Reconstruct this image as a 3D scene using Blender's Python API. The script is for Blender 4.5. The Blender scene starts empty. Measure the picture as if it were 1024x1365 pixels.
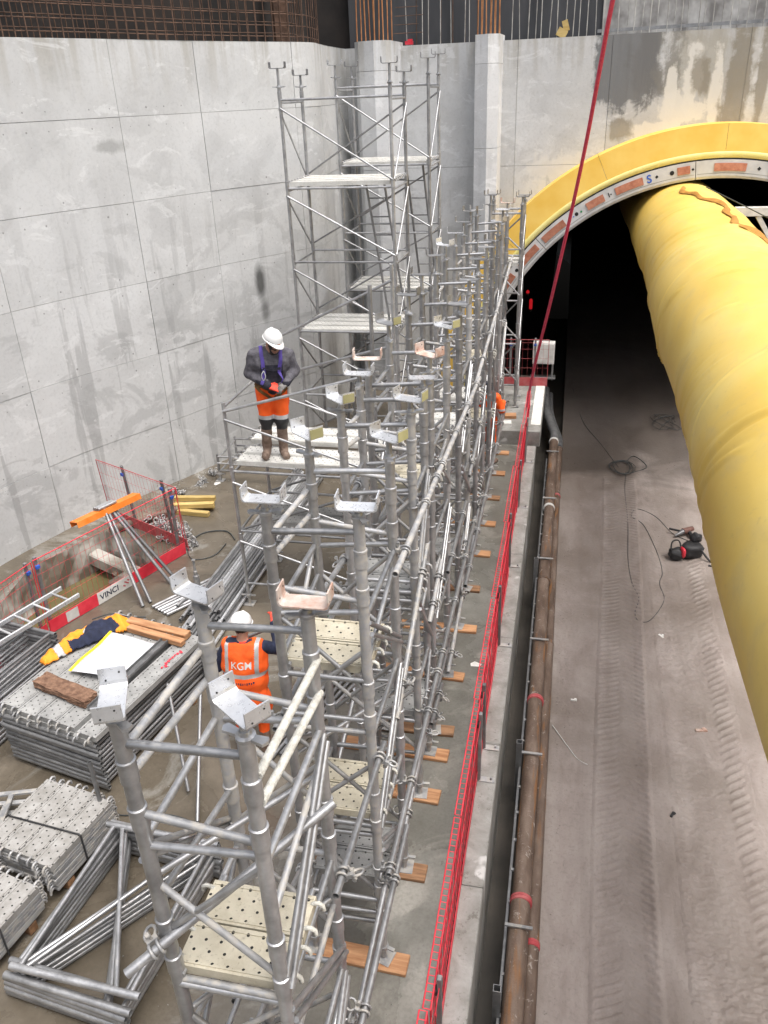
import bpy, bmesh, math, random
import numpy as np
from mathutils import Vector, Matrix, Euler
from mathutils.geometry import tessellate_polygon
from mathutils.bvhtree import BVHTree
random.seed(7)
S = bpy.context.scene
COL = S.collection
R = math.radians
PI = math.pi

# ------------------------------------------------------------------ camera, sky, sun, exposure
cam_d = bpy.data.cameras.new('camera'); cam = bpy.data.objects.new('camera', cam_d); COL.objects.link(cam)
S.camera = cam
pitch, roll, yaw = R(27.25), R(2.4), R(13.1)
fw = Vector((-math.sin(yaw)*math.cos(pitch), math.cos(yaw)*math.cos(pitch), -math.sin(pitch)))
rt0 = Vector((math.cos(yaw), math.sin(yaw), 0)); up0 = rt0.cross(fw)
rt = rt0*math.cos(roll) - up0*math.sin(roll); up = rt0*math.sin(roll) + up0*math.cos(roll)
mw = Matrix.Identity(4)
for i in range(3):
    mw[i][0], mw[i][1], mw[i][2] = rt[i], up[i], -fw[i]
mw[0][3], mw[1][3], mw[2][3] = 0, 0, 6.5
cam.matrix_world = mw
cam_d.sensor_fit = 'VERTICAL'; cam_d.sensor_height = 36; cam_d.sensor_width = 27
cam_d.lens = 1085/1365*36
cam_d.clip_start = .05; cam_d.clip_end = 500

W = bpy.data.worlds.new('World'); S.world = W; W.use_nodes = True
nt = W.node_tree; bg = nt.nodes['Background']
sky = nt.nodes.new('ShaderNodeTexSky'); sky.sky_type = 'NISHITA'; sky.sun_disc = False
sky.sun_elevation = R(70); sky.sun_rotation = R(118); sky.dust_density = 6; sky.air_density = 1.0; sky.ozone_density = .6
hs = nt.nodes.new('ShaderNodeHueSaturation'); hs.inputs['Saturation'].default_value = .42
nt.links.new(sky.outputs[0], hs.inputs['Color']); nt.links.new(hs.outputs[0], bg.inputs[0])
bg.inputs[1].default_value = .15
sd = bpy.data.lights.new('sun', 'SUN'); sd.energy = .75; sd.angle = R(30); sd.color = (1, .975, .94)
so = bpy.data.objects.new('sun', sd); COL.objects.link(so)
az, el = R(118), R(70)
so.rotation_euler = Vector((-math.sin(az)*math.cos(el), -math.cos(az)*math.cos(el), -math.sin(el))).to_track_quat('-Z', 'Y').to_euler()
S.view_settings.view_transform = 'Standard'; S.view_settings.look = 'None'
S.view_settings.exposure = 0.95; S.view_settings.gamma = 1
S.render.engine = 'CYCLES'
S.cycles.max_bounces = 5; S.cycles.diffuse_bounces = 3; S.cycles.glossy_bounces = 3; S.cycles.transparent_max_bounces = 6; S.cycles.caustics_reflective = False; S.cycles.caustics_refractive = False
S.render.resolution_x, S.render.resolution_y = 768, 1024

# ------------------------------------------------------------------ node helpers
class NB:
    def __init__(s, name):
        s.m = bpy.data.materials.new(name); s.m.use_nodes = True
        s.t = s.m.node_tree; s.b = s.t.nodes['Principled BSDF']
    def n(s, typ, **kw):
        x = s.t.nodes.new('ShaderNode'+typ)
        for k, v in kw.items(): setattr(x, k, v)
        return x
    def l(s, a, b): s.t.links.new(a, b)
    def coord(s, kind='pos', scale=(1, 1, 1)):
        if kind == 'pos': o = s.n('NewGeometry').outputs['Position']
        elif kind == 'obj': o = s.n('TexCoord').outputs['Object']
        elif kind == 'uv': o = s.n('TexCoord').outputs['UV']
        mp = s.n('Mapping'); mp.inputs['Scale'].default_value = scale
        s.l(o, mp.inputs[0])
        if kind == 'obj':
            oi = s.n('ObjectInfo'); ml = s.math('MULTIPLY', oi.outputs['Random'], 37.0)
            cb = s.n('CombineXYZ'); s.l(ml, cb.inputs[0]); s.l(ml, cb.inputs[1]); s.l(ml, cb.inputs[2])
            s.l(cb.outputs[0], mp.inputs['Location'])
        return mp.outputs[0]
    def noise(s, vec, scale, detail=4, rough=.55, dist=0):
        x = s.n('TexNoise'); x.inputs['Scale'].default_value = scale; x.inputs['Detail'].default_value = detail
        x.inputs['Roughness'].default_value = rough; x.inputs['Distortion'].default_value = dist
        s.l(vec, x.inputs['Vector']); return x.outputs['Fac']
    def ramp(s, fac, stops):
        x = s.n('ValToRGB'); e = x.color_ramp.elements
        while len(e) < len(stops): e.new(.5)
        for q, (p, c) in zip(e, stops):
            q.position = p; q.color = (c, c, c, 1) if isinstance(c, (int, float)) else (*c, 1)
        s.l(fac, x.inputs[0]); return x.outputs[0]
    def math(s, op, a, b=None, c=None, clamp=False):
        x = s.n('Math', operation=op); x.use_clamp = clamp
        for i, v in enumerate((a, b, c)):
            if v is None: continue
            if isinstance(v, (int, float)): x.inputs[i].default_value = v
            else: s.l(v, x.inputs[i])
        return x.outputs[0]
    def mix(s, fac, a, b, mode='MIX'):
        x = s.n('MixRGB', blend_type=mode)
        for i, v in zip((0, 1, 2), (fac, a, b)):
            if isinstance(v, (int, float)): x.inputs[i].default_value = v if i == 0 else (v, v, v, 1)
            elif isinstance(v, tuple): x.inputs[i].default_value = (*v, 1)
            else: s.l(v, x.inputs[i])
        return x.outputs[0]
    def bump(s, h, strength=.3, dist=.02):
        x = s.n('Bump'); x.inputs['Strength'].default_value = strength; x.inputs['Distance'].default_value = dist
        s.l(h, x.inputs['Height']); s.l(x.outputs[0], s.b.inputs['Normal']); return x
    def setc(s, v, key='Base Color'):
        if isinstance(v, (int, float)): s.b.inputs[key].default_value = v
        elif isinstance(v, tuple): s.b.inputs[key].default_value = (*v, 1)
        else: s.l(v, s.b.inputs[key])
    def sep(s, v):
        x = s.n('SeparateXYZ'); s.l(v, x.inputs[0]); return x.outputs

def simple(name, c1, c2, scale=5, rough=(.5, .7), metal=0, bump=.15, bscale=40, kind='obj', stretch=(1, 1, 1), lo=.35, hi=.65, rnd=.15, bdist=.01):
    b = NB(name); v = b.coord(kind, stretch)
    f = b.noise(v, scale, 3, .6)
    col = b.ramp(f, [(lo, c1), (hi, c2)])
    if rnd:
        oi = b.n('ObjectInfo'); k = b.math('MULTIPLY_ADD', oi.outputs['Random'], 2*rnd, 1-rnd)
        cb = b.n('CombineXYZ')
        for i in range(3): b.l(k, cb.inputs[i])
        col = b.mix(1.0, col, cb.outputs[0], 'MULTIPLY')
    b.setc(col)
    b.setc(b.ramp(f, [(.3, rough[0]), (.7, rough[1])]), 'Roughness'); b.b.inputs['Metallic'].default_value = metal
    if bump > .12: b.bump(b.noise(v, bscale, 2, .6), bump, bdist)
    return b.m

def galv(name, lo=.30, hi=.56, metal=.55, tint=(1, 1.01, 1.03), dust=0.0, rough=(.34, .58)):
    b = NB(name); v = b.coord('obj')
    f = b.noise(v, 7, 4, .5); g = b.noise(v, 40, 3, .55)
    col = b.ramp(f, [(.28, tuple(lo*t for t in tint)), (.72, tuple(hi*t for t in tint))])
    col = b.mix(.22, col, b.ramp(g, [(.3, .75*lo), (.7, hi)]), 'MIX')
    oi = b.n('ObjectInfo'); k = b.math('MULTIPLY_ADD', oi.outputs['Random'], .45, .78)
    cb = b.n('CombineXYZ')
    for i in range(3): b.l(k, cb.inputs[i])
    col = b.mix(1.0, col, cb.outputs[0], 'MULTIPLY')
    d = b.ramp(b.noise(v, 14, 3, .7), [(.60-.3*dust, 0.0), (.70-.2*dust, min(1, .25+dust) if dust >= 0 else 0.0)])
    col = b.mix(d, col, (.42, .39, .34)); b.setc(col)
    b.setc(b.mix(d, metal, 0.0), 'Metallic')
    b.setc(b.mix(d, b.ramp(g, [(.3, rough[0]), (.7, rough[1])]), .9), 'Roughness')
    b.bump(g, .12, .004)
    return b.m

MAT = {}
MAT['galv'] = galv('galvanised_steel', .27, .50, .72, rough=(.28, .52))
MAT['galv_new'] = galv('bright_galvanised_steel', .60, .76, .6, (.98, 1.0, 1.03), dust=-.01, rough=(.24, .40))
MAT['galv_dusty'] = galv('dusty_galvanised_steel', .27, .44, .4, dust=.45)
MAT['galv_dark'] = galv('dull_galvanised_steel', .17, .32, .6)
MAT['pink_plate'] = simple('rusty_dusted_plate', (.42, .26, .2), (.56, .5, .45), 12, (.6, .9), 0, .25, 60)
MAT['cement_tube'] = simple('cement_splashed_tube', (.38, .37, .33), (.56, .55, .5), 22, (.7, .95), 0, .8, 70, bdist=.01)
MAT['wood'] = simple('raw_timber', (.33, .15, .065), (.54, .30, .155), 3, (.6, .85), 0, .25, 12, stretch=(1, 9, 9))
MAT['wood_wet'] = simple('damp_timber', (.17, .085, .04), (.34, .19, .10), 3, (.5, .85), 0, .3, 12, stretch=(1, 9, 9))
MAT['wood_yellow'] = simple('yellow_timber', (.42, .29, .09), (.56, .42, .17), 3, (.6, .8), 0, .2, 12, stretch=(1, 9, 9))
MAT['wood_rough'] = simple('rough_bark_timber', (.12, .06, .035), (.29, .17, .11), 14, (.7, .95), 0, .9, 20)
MAT['red'] = simple('red_paint', (.60, .022, .045), (.72, .05, .075), 6, (.35, .6), 0, .08, 60)
MAT['red_dusty'] = simple('dusty_red_paint', (.42, .05, .06), (.46, .13, .13), 6, (.5, .75), 0, .08, 60)
MAT['rope'] = simple('red_sheath', (.55, .03, .085), (.64, .07, .13), 20, (.5, .7), 0, .3, 90)
MAT['orange'] = simple('orange_paint', (.80, .20, .02), (.86, .27, .05), 5, (.4, .55), 0, .05, 50)
MAT['yellow_ring'] = simple('yellow_paint', (.80, .49, .075), (.86, .58, .13), 1.6, (.5, .7), 0, .05, 20, kind='pos', rnd=0)
MAT['yellow_lip'] = simple('pale_yellow_lip', (.86, .74, .22), (.90, .82, .34), 2, (.4, .6), 0, .05, 20, kind='pos', rnd=0)  # paler yellow than the collar plates, for the inner lip
def pipe_mat():
    b = NB('rusty_brown_pipe'); v = b.coord('obj', (1, 1, .3)); w = b.coord('obj')
    f = b.noise(v, 6, 5, .65); col = b.ramp(f, [(.3, (.07, .045, .032)), (.5, (.135, .092, .068)), (.7, (.22, .165, .13))])
    col = b.mix(b.ramp(b.noise(b.coord('obj', (1, 1, .12)), 9, 3, .6), [(.58, 0.0), (.66, .7)]), col, (.26, .115, .035))
    col = b.mix(b.ramp(b.noise(w, 11, 6, .75, .6), [(.60, 0.0), (.66, .8)]), col, (.42, .38, .34))
    b.setc(col); b.setc(b.ramp(f, [(.3, .45), (.7, .8)]), 'Roughness'); b.bump(b.noise(w, 35, 3), .5, .01); return b.m
MAT['rust_pipe'] = pipe_mat()
MAT['rebar'] = simple('rusty_rebar', (.065, .036, .024), (.16, .095, .065), 6, (.7, .9), .2, .3, 80)
MAT['rebar_orange'] = simple('orange_rust_rebar', (.28, .11, .04), (.45, .22, .10), 4, (.7, .9), .1, .3, 80)
MAT['rebar_grey'] = simple('cement_grey_rebar', (.28, .27, .25), (.50, .49, .46), 5, (.7, .9), .1, .3, 80)
MAT['dark_soil'] = simple('dark_outer_wall', (.012, .010, .009), (.035, .028, .024), 1.2, (.8, .95), 0, .6, 5, kind='pos', rnd=0)
MAT['membrane'] = simple('dark_membrane', (.028, .03, .034), (.07, .072, .078), .9, (.6, .9), 0, .4, 4, kind='pos', rnd=0, stretch=(2, 2, .4))
MAT['shotcrete'] = simple('pale_shotcrete', (.20, .19, .18), (.52, .51, .49), 2.2, (.8, .95), 0, .5, 8, kind='pos', rnd=0, stretch=(1, 1, .8))
MAT['black'] = simple('black_rubber', (.012, .012, .013), (.03, .03, .032), 8, (.5, .7), 0, .1, 50)
MAT['cable'] = simple('grey_black_cable', (.03, .035, .035), (.06, .065, .065), 8, (.6, .7), 0, 0, 50)
MAT['white'] = simple('white_paint', (.62, .61, .58), (.78, .77, .74), 7, (.4, .7), 0, .1, 40)
MAT['white_shell'] = simple('white_helmet_plastic', (.80, .80, .79), (.84, .84, .83), 4, (.28, .38), 0, 0, 40)
MAT['paper'] = simple('paper_sheet', (.82, .83, .84), (.88, .88, .88), 3, (.45, .6), 0, 0, 40)
MAT['plastic_sleeve'] = simple('plastic_sleeve', (.62, .64, .68), (.74, .75, .78), 9, (.15, .3), 0, .2, 14)
MAT['yellow_strip'] = simple('yellow_strip', (.85, .60, .02), (.9, .66, .04), 4, (.4, .5), 0, 0, 40)
MAT['terracotta'] = simple('terracotta_pad', (.36, .13, .075), (.50, .22, .14), 9, (.7, .9), 0, .3, 40)
MAT['segment'] = simple('segment_concrete', (.50, .50, .495), (.64, .64, .63), 3, (.7, .85), 0, .1, 40, kind='pos', rnd=0)
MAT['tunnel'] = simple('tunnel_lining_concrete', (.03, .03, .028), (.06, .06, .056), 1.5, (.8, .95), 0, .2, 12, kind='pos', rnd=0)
MAT['hole'] = simple('dark_hole', (.012, .012, .012), (.02, .02, .02), 4, (.8, .9), 0, 0, 40)
MAT['blue'] = simple('blue_marker', (.03, .09, .45), (.04, .12, .5), 4, (.5, .6), 0, 0, 40)
MAT['green'] = simple('green_marker', (.02, .25, .08), (.03, .3, .1), 4, (.5, .6), 0, 0, 40)
MAT['navy'] = simple('navy_cloth', (.010, .014, .035), (.022, .028, .06), 20, (.85, .95), 0, .3, 120)
MAT['hivis'] = simple('orange_hivis_cloth', (.88, .095, .006), (.93, .135, .014), 6, (.7, .85), 0, .7, 16, rnd=.03)
MAT['hivis_red'] = simple('red_glove_cloth', (.80, .06, .03), (.86, .09, .05), 9, (.6, .8), 0, .2, 90, rnd=.03)
MAT['hivis_amber'] = simple('amber_hivis_cloth', (.88, .28, .01), (.92, .34, .03), 6, (.7, .85), 0, .25, 60, rnd=.03)
MAT['reflective'] = simple('grey_reflective_tape', (.40, .40, .40), (.55, .55, .55), 9, (.4, .6), .2, .1, 60, rnd=.05)
MAT['sweater'] = simple('grey_sweater_cloth', (.065, .062, .072), (.115, .11, .125), 22, (.9, .98), 0, .9, 24, rnd=0)
MAT['bib'] = simple('dark_bib_cloth', (.012, .012, .02), (.028, .027, .04), 22, (.85, .95), 0, .4, 110, rnd=0)
MAT['purple'] = simple('purple_webbing', (.055, .035, .20), (.085, .055, .28), 9, (.7, .85), 0, .2, 100, rnd=0)
MAT['brown_strap'] = simple('brown_webbing', (.10, .045, .012), (.16, .08, .02), 9, (.7, .85), 0, .2, 100, rnd=0)
MAT['boot'] = simple('muddy_boot', (.13, .085, .06), (.26, .19, .15), 12, (.7, .9), 0, .4, 60, rnd=0)
MAT['skin'] = simple('skin', (.36, .19, .13), (.42, .23, .165), 12, (.45, .55), 0, .1, 80, rnd=0)
MAT['hair'] = simple('dark_hair', (.012, .009, .007), (.03, .022, .017), 40, (.6, .8), 0, .5, 90, rnd=0)
MAT['glove_grey'] = simple('grey_glove', (.10, .095, .09), (.2, .19, .18), 14, (.7, .9), 0, .3, 80, rnd=0)

def emis(name, c, s):
    b = NB(name); b.setc((.02, .0, .0)); b.b.inputs['Emission Color'].default_value = (*c, 1); b.b.inputs['Emission Strength'].default_value = s
    return b.m
MAT['red_lamp'] = emis('red_lamp', (1, .02, .03), .22)

def water_mat():
    b = NB('muddy_water'); v = b.coord('pos')
    b.setc(b.ramp(b.noise(v, 1.5), [(.3, (.10, .082, .035)), (.7, (.16, .135, .065))])); b.b.inputs['Roughness'].default_value = .06
    b.bump(b.noise(v, 9, 2), .03, .01); return b.m
MAT['water'] = water_mat()

def deck_mat(name, c1, c2):
    """steel plank: rows of punched round holes in object space (x along the plank)"""
    b = NB(name); o = b.n('TexCoord').outputs['Object']; x, y, z = b.sep(o)
    v = b.coord('obj')
    f = b.noise(v, 7, 5, .65)
    col = b.ramp(f, [(.3, c1), (.68, c2)])
    g = b.noise(v, 40, 5, .7); col = b.mix(b.ramp(g, [(.58, 0.0), (.72, .6)]), col, (.16, .14, .11))
    row = b.math('FLOOR', b.math('MULTIPLY', y, 1/.062))
    sh = b.math('MULTIPLY', b.math('MODULO', b.math('ADD', row, 40.0), 2.0), 0.0425)
    dx = b.math('SUBTRACT', b.math('FRACT', b.math('MULTIPLY', b.math('ADD', b.math('ADD', x, sh), 9.0), 1/.085)), .5)
    dy = b.math('SUBTRACT', b.math('FRACT', b.math('MULTIPLY', y, 1/.062)), .5)
    dx = b.math('MULTIPLY', dx, .085); dy = b.math('MULTIPLY', dy, .062)
    d = b.math('SQRT', b.math('ADD', b.math('MULTIPLY', dx, dx), b.math('MULTIPLY', dy, dy)))
    hole = b.math('LESS_THAN', d, .0085)
    nz = b.sep(b.n('NewGeometry').outputs['Normal'])[2]
    hole = b.math('MULTIPLY', hole, b.math('GREATER_THAN', nz, .8))
    hole = b.math('MULTIPLY', hole, b.math('LESS_THAN', b.math('ABSOLUTE', y), .105))
    col = b.mix(hole, col, (.015, .014, .013)); b.setc(col)
    b.setc(b.ramp(f, [(.3, .5), (.7, .8)]), 'Roughness'); b.b.inputs['Metallic'].default_value = .15
    b.bump(b.math('SUBTRACT', b.noise(v, 60), b.math('MULTIPLY', hole, 2.0)), .3, .008)
    return b.m
MAT['deck_beige'] = deck_mat('dusty_beige_steel_plank', (.46, .415, .31), (.62, .575, .46))
MAT['deck_grey'] = deck_mat('grey_steel_plank', (.25, .25, .245), (.40, .40, .39))
MAT['deck_mid'] = deck_mat('worn_steel_plank', (.25, .24, .22), (.41, .40, .385))
MAT['deck_pale'] = deck_mat('pale_steel_plank', (.55, .54, .50), (.74, .73, .69))

def wall_mat(name, hi, lo, kind):
    b = NB(name); v = b.coord('pos'); x, y, z = b.sep(b.n('NewGeometry').outputs['Position'])
    big = b.noise(v, .55, 6, .62, .4); mid = b.noise(v, 2.2, 6, .65, .3); fine = b.noise(v, 22, 4, .6)
    st = b.noise(b.coord('pos', (3.2, 3.2, .28)), 1.0, 5, .6, .2)
    col = b.ramp(big, [(.3, lo), (.62, hi)])
    low = b.n('MapRange'); low.inputs[1].default_value = 6.0; low.inputs[2].default_value = 2.5; b.l(z, low.inputs[0]); low = low.outputs[0]
    oi = b.n('ObjectInfo'); tone = b.math('MULTIPLY_ADD', oi.outputs['Random'], .13, .93); tc = b.n('CombineXYZ')
    for i_ in range(3): b.l(tone, tc.inputs[i_])
    col = b.mix(1.0, col, tc.outputs[0], 'MULTIPLY')
    col = b.mix(b.math('MULTIPLY', b.ramp(b.noise(b.coord('pos', (1, 1, 1.3)), 1.15, 6, .62, .7), [(.52, 0.0), (.58, .38)]), b.math('MULTIPLY_ADD', low, .6, .4)), col, tuple(c*.62 for c in lo))
    col = b.mix(b.math('MULTIPLY', b.ramp(st, [(.56, 0.0), (.60, .5)]), low), col, tuple(c*.60 for c in lo))
    drip = b.noise(b.coord('pos', (6, 6, .5)), 1.0, 4, .6, .3); topm = b.n('MapRange'); topm.inputs[1].default_value = 6.5; topm.inputs[2].default_value = 7.4; b.l(z, topm.inputs[0])
    col = b.mix(b.math('MULTIPLY', topm.outputs[0], b.ramp(drip, [(.46, 0.0), (.62, .5)])), col, (.30, .275, .22))
    col = b.mix(b.ramp(b.noise(b.coord('pos', (1, 1, 2.2)), 1.3, 6, .7, .6), [(.57, 0.0), (.62, .5)]), col, tuple(min(.8, c*1.16) for c in hi))
    col = b.mix(b.ramp(fine, [(.25, .22), (.5, 0.0)]), col, tuple(c*.5 for c in lo))
    bug = b.n('TexVoronoi'); bug.inputs['Scale'].default_value = 5.5; b.l(v, bug.inputs['Vector'])
    pit = b.math('LESS_THAN', bug.outputs['Distance'], b.math('MULTIPLY', b.noise(v, 1.1), .05))
    col = b.mix(b.math('MULTIPLY', pit, .75), col, (.06, .06, .055))
    rough = b.ramp(st, [(.52, .85), (.60, .55)])
    def blob(cx, cy, cz, rx, rz, c, amt, wob=.25, edge=.25, pw_=2.0):
        nonlocal col
        w = b.math('MULTIPLY', b.math('SUBTRACT', b.math('ADD', mid, b.math('MULTIPLY', b.math('SUBTRACT', st, .5), .8)), .5), wob*4)
        dx = b.math('MULTIPLY', b.math('SUBTRACT', x, cx), 1/rx); dz = b.math('MULTIPLY', b.math('SUBTRACT', z, cz), 1/rz)
        d = b.math('ADD', b.math('POWER', b.math('ADD', b.math('POWER', b.math('ABSOLUTE', dx), pw_), b.math('POWER', b.math('ABSOLUTE', dz), pw_)), 1/pw_), w)
        m = b.math('MULTIPLY', b.ramp(d, [(1-edge, 1.0), (1.0, 0.0)]), amt)
        if kind == 'left':
            m = b.math('MULTIPLY', m, b.math('LESS_THAN', b.math('ABSOLUTE', b.math('SUBTRACT', y, cy)), 1.2))
        col = b.mix(m, col, c)
    if kind == 'left':
        blob(-5.83, 15.2, 3.3, .085, .42, (.05, .05, .048), .85, .12, .6)
        blob(-5.80, 15.2, 2.75, .07, .3, (.12, .12, .115), .7, .12, .7)
        blob(-7.22, 12.7, 5.9, .2, .12, (.2, .2, .19), .5, .5, .5)
        u, w_, _ = b.sep(b.n('TexCoord').outputs['UV'])
        du = b.math('SUBTRACT', b.math('FRACT', b.math('MULTIPLY', u, 1/.36)), .5)
        du = b.math('MULTIPLY', du, .36); dv = b.math('SUBTRACT', b.math('ABSOLUTE', b.math('SUBTRACT', w_, .62)), .50)
        d = b.math('SQRT', b.math('ADD', b.math('MULTIPLY', du, du), b.math('MULTIPLY', dv, dv)))
        tie = b.math('LESS_THAN', d, b.math('MULTIPLY', b.math('SUBTRACT', b.noise(v, 1.7), .30), .05))
        col = b.mix(b.math('MULTIPLY', tie, .55), col, (.1, .1, .095))
    if kind == 'back':
        blob(2.4, 0, 6.9, 1.3, .9, (.36, .345, .30), .75, .7, .6, 2.0)
        blob(.95, 0, 6.9, .66, 1.0, (.15, .155, .16), .93, .22, .12, 4.0); blob(1.35, 0, 6.7, .45, .9, (.15, .15, .15), .8, .55, .35, 3.0); blob(1.75, 0, 6.9, .3, .7, (.2, .195, .18), .7, .8, .4, 2.0)
        for a in ((2.05, 5.95, .55, .35), (1.5, 5.55, .9, .22), (2.25, 6.5, .2, .65), (2.75, 6.3, .14, .9), (1.85, 6.3, .12, .5)): blob(a[0], 0, a[1], a[2], a[3], (.66, .65, .61), .9, .6, .25)
        for a in ((2.4, 6.55, .22, .4), (3.15, 6.5, .3, 1.2), (.95, 5.6, .3, .25), (3.62, 6.4, .14, 1.1)): blob(a[0], 0, a[1], a[2], a[3], (.23, .21, .17), .8, .5, .35, 3.0)
        blob(-.1, 0, 4.7, .9, .4, (.66, .65, .62), .6, .9, .3)
    b.setc(col); b.setc(rough, 'Roughness')
    b.bump(b.math('SUBTRACT', b.math('ADD', fine, b.math('MULTIPLY', mid, 1.5)), b.math('MULTIPLY', pit, 3.0)), .25, .01)
    return b.m
MAT['wall_left'] = wall_mat('shaft_wall_concrete', (.58, .585, .58), (.475, .478, .472), 'left')
MAT['wall_back'] = wall_mat('portal_wall_concrete', (.57, .58, .585), (.46, .465, .465), 'back')
MAT['pilaster'] = wall_mat('pilaster_concrete', (.66, .67, .68), (.56, .57, .58), 'plain')
MAT['joint'] = simple('dark_joint', (.10, .10, .095), (.34, .34, .32), 1.4, (.85, .95), 0, .2, 40, kind='pos', rnd=0)

def slab_mat():
    b = NB('wet_slab_concrete'); v = b.coord('pos'); x, y, z = b.sep(b.n('NewGeometry').outputs['Position'])
    big = b.noise(v, .42, 6, .6, .5); mid = b.noise(v, 1.9, 7, .66, .4); fine = b.noise(v, 30, 5, .65)
    mud = b.ramp(mid, [(.3, (.115, .094, .068)), (.7, (.21, .178, .136))])
    grey = b.ramp(mid, [(.3, (.16, .158, .14)), (.7, (.27, .265, .24))])
    side = b.ramp(b.math('ADD', x, b.math('MULTIPLY', big, 1.6)), [(0, 0.0), (1, 1.0)])
    mr = b.n('MapRange'); mr.inputs[1].default_value = -2.3; mr.inputs[2].default_value = -.6
    b.l(b.math('ADD', x, b.math('MULTIPLY', big, 1.2)), mr.inputs[0])
    col = b.mix(mr.outputs[0], mud, grey)
    pale = b.ramp(b.noise(v, .8, 6, .65, 1.0), [(.55, 0.0), (.62, .75)])
    col = b.mix(pale, col, (.36, .345, .31))
    wet = b.ramp(big, [(.50, 1.0), (.60, 0.0)])
    col = b.mix(b.math('MULTIPLY', wet, .38), col, (.055, .048, .036))
    col = b.mix(b.ramp(fine, [(.3, .3), (.55, 0.0)]), col, (.07, .06, .05))
    b.setc(col)
    b.setc(b.math('ADD', b.ramp(wet, [(0, .62), (1, .17)]), b.math('MULTIPLY', fine, .15)), 'Roughness')
    b.bump(b.math('ADD', b.math('MULTIPLY', fine, .4), mid), .22, .012)
    return b.m
MAT['slab'] = slab_mat()
def kerb_mat():
    b = NB('kerb_concrete'); v = b.coord('pos')
    mid = b.noise(v, 3.2, 7, .68, .4); fine = b.noise(v, 40, 5, .65)
    col = b.ramp(mid, [(.3, (.17, .167, .152)), (.52, (.27, .267, .25)), (.7, (.35, .347, .335))])
    col = b.mix(b.ramp(b.noise(v, 1.3, 4, .5, .3), [(.64, 0.0), (.67, .8)]), col, (.60, .60, .59))
    col = b.mix(b.ramp(b.noise(v, 9, 6, .75), [(.58, 0.0), (.66, .7)]), col, (.11, .10, .085))
    b.setc(col); b.b.inputs['Roughness'].default_value = .72; b.bump(b.math('ADD', fine, mid), .35, .01); return b.m
MAT['kerb'] = kerb_mat()
def road_mat():
    b = NB('compacted_mud_road'); v = b.coord('pos'); x, y, z = b.sep(b.n('NewGeometry').outputs['Position'])
    big = b.noise(v, .33, 6, .6, .6); mid = b.noise(b.coord('pos', (1.6, .7, 1)), 1.4, 7, .66, .5); fine = b.noise(v, 26, 5, .65)
    col = b.ramp(mid, [(.28, (.25, .208, .186)), (.5, (.335, .288, .262)), (.74, (.40, .355, .325))])
    col = b.mix(b.ramp(big, [(.40, .55), (.56, 0.0)]), col, (.145, .115, .09))
    st = b.noise(b.coord('pos', (5.0, .25, 1)), 1.2, 5, .6, .2)
    col = b.mix(b.ramp(st, [(.5, 0.0), (.66, .2)]), col, (.19, .155, .135))
    col = b.mix(b.ramp(b.noise(v, 6, 6, .75, .4), [(.60, 0.0), (.70, .5)]), col, (.40, .355, .32))
    col = b.mix(b.ramp(fine, [(.25, .3), (.5, 0.0)]), col, (.12, .1, .085))
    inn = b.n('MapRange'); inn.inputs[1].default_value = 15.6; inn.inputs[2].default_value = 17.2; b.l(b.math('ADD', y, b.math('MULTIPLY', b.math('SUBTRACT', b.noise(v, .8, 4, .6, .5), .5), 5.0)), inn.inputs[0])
    col = b.mix(b.math('MULTIPLY', inn.outputs[0], .8), col, (.062, .05, .041))  # damp mud, with the tunnel's fade into shade added to the colour
    cc = b.math('ADD', .93, b.math('MULTIPLY', b.math('MAXIMUM', b.math('SUBTRACT', y, 4.5), 0.0), .035))
    tr = b.math('ABSOLUTE', b.math('SUBTRACT', x, cc)); tr = b.math('ADD', tr, b.math('MULTIPLY', b.math('SUBTRACT', mid, .5), .12))
    col = b.mix(b.math('MULTIPLY', b.ramp(tr, [(.20, .24), (.27, 0.0)]), b.ramp(b.noise(v, .5, 2), [(.3, .4), (.6, 1.0)])), col, (.125, .102, .085))
    t2 = b.math('ABSOLUTE', b.math('SUBTRACT', x, b.math('ADD', 1.9, b.math('MULTIPLY', y, .02)))); t2 = b.math('ADD', t2, b.math('MULTIPLY', b.math('SUBTRACT', mid, .5), .5))
    col = b.mix(b.ramp(t2, [(.22, .28), (.36, 0.0)]), col, (.15, .125, .105))
    b.setc(col); b.setc(b.math('ADD', b.ramp(big, [(.4, .42), (.6, .68)]), b.math('MULTIPLY', fine, .15)), 'Roughness')
    b.bump(b.math('ADD', b.math('MULTIPLY', fine, .35), b.math('MULTIPLY', mid, 1.2)), .5, .03)
    return b.m
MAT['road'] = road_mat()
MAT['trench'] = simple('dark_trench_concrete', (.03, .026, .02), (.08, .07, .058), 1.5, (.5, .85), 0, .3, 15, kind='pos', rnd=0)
MAT['pit'] = simple('muddy_pit_wall', (.15, .125, .095), (.42, .40, .36), 1.7, (.6, .9), 0, .6, 9, kind='pos', rnd=0, lo=.4, hi=.62)

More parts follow.
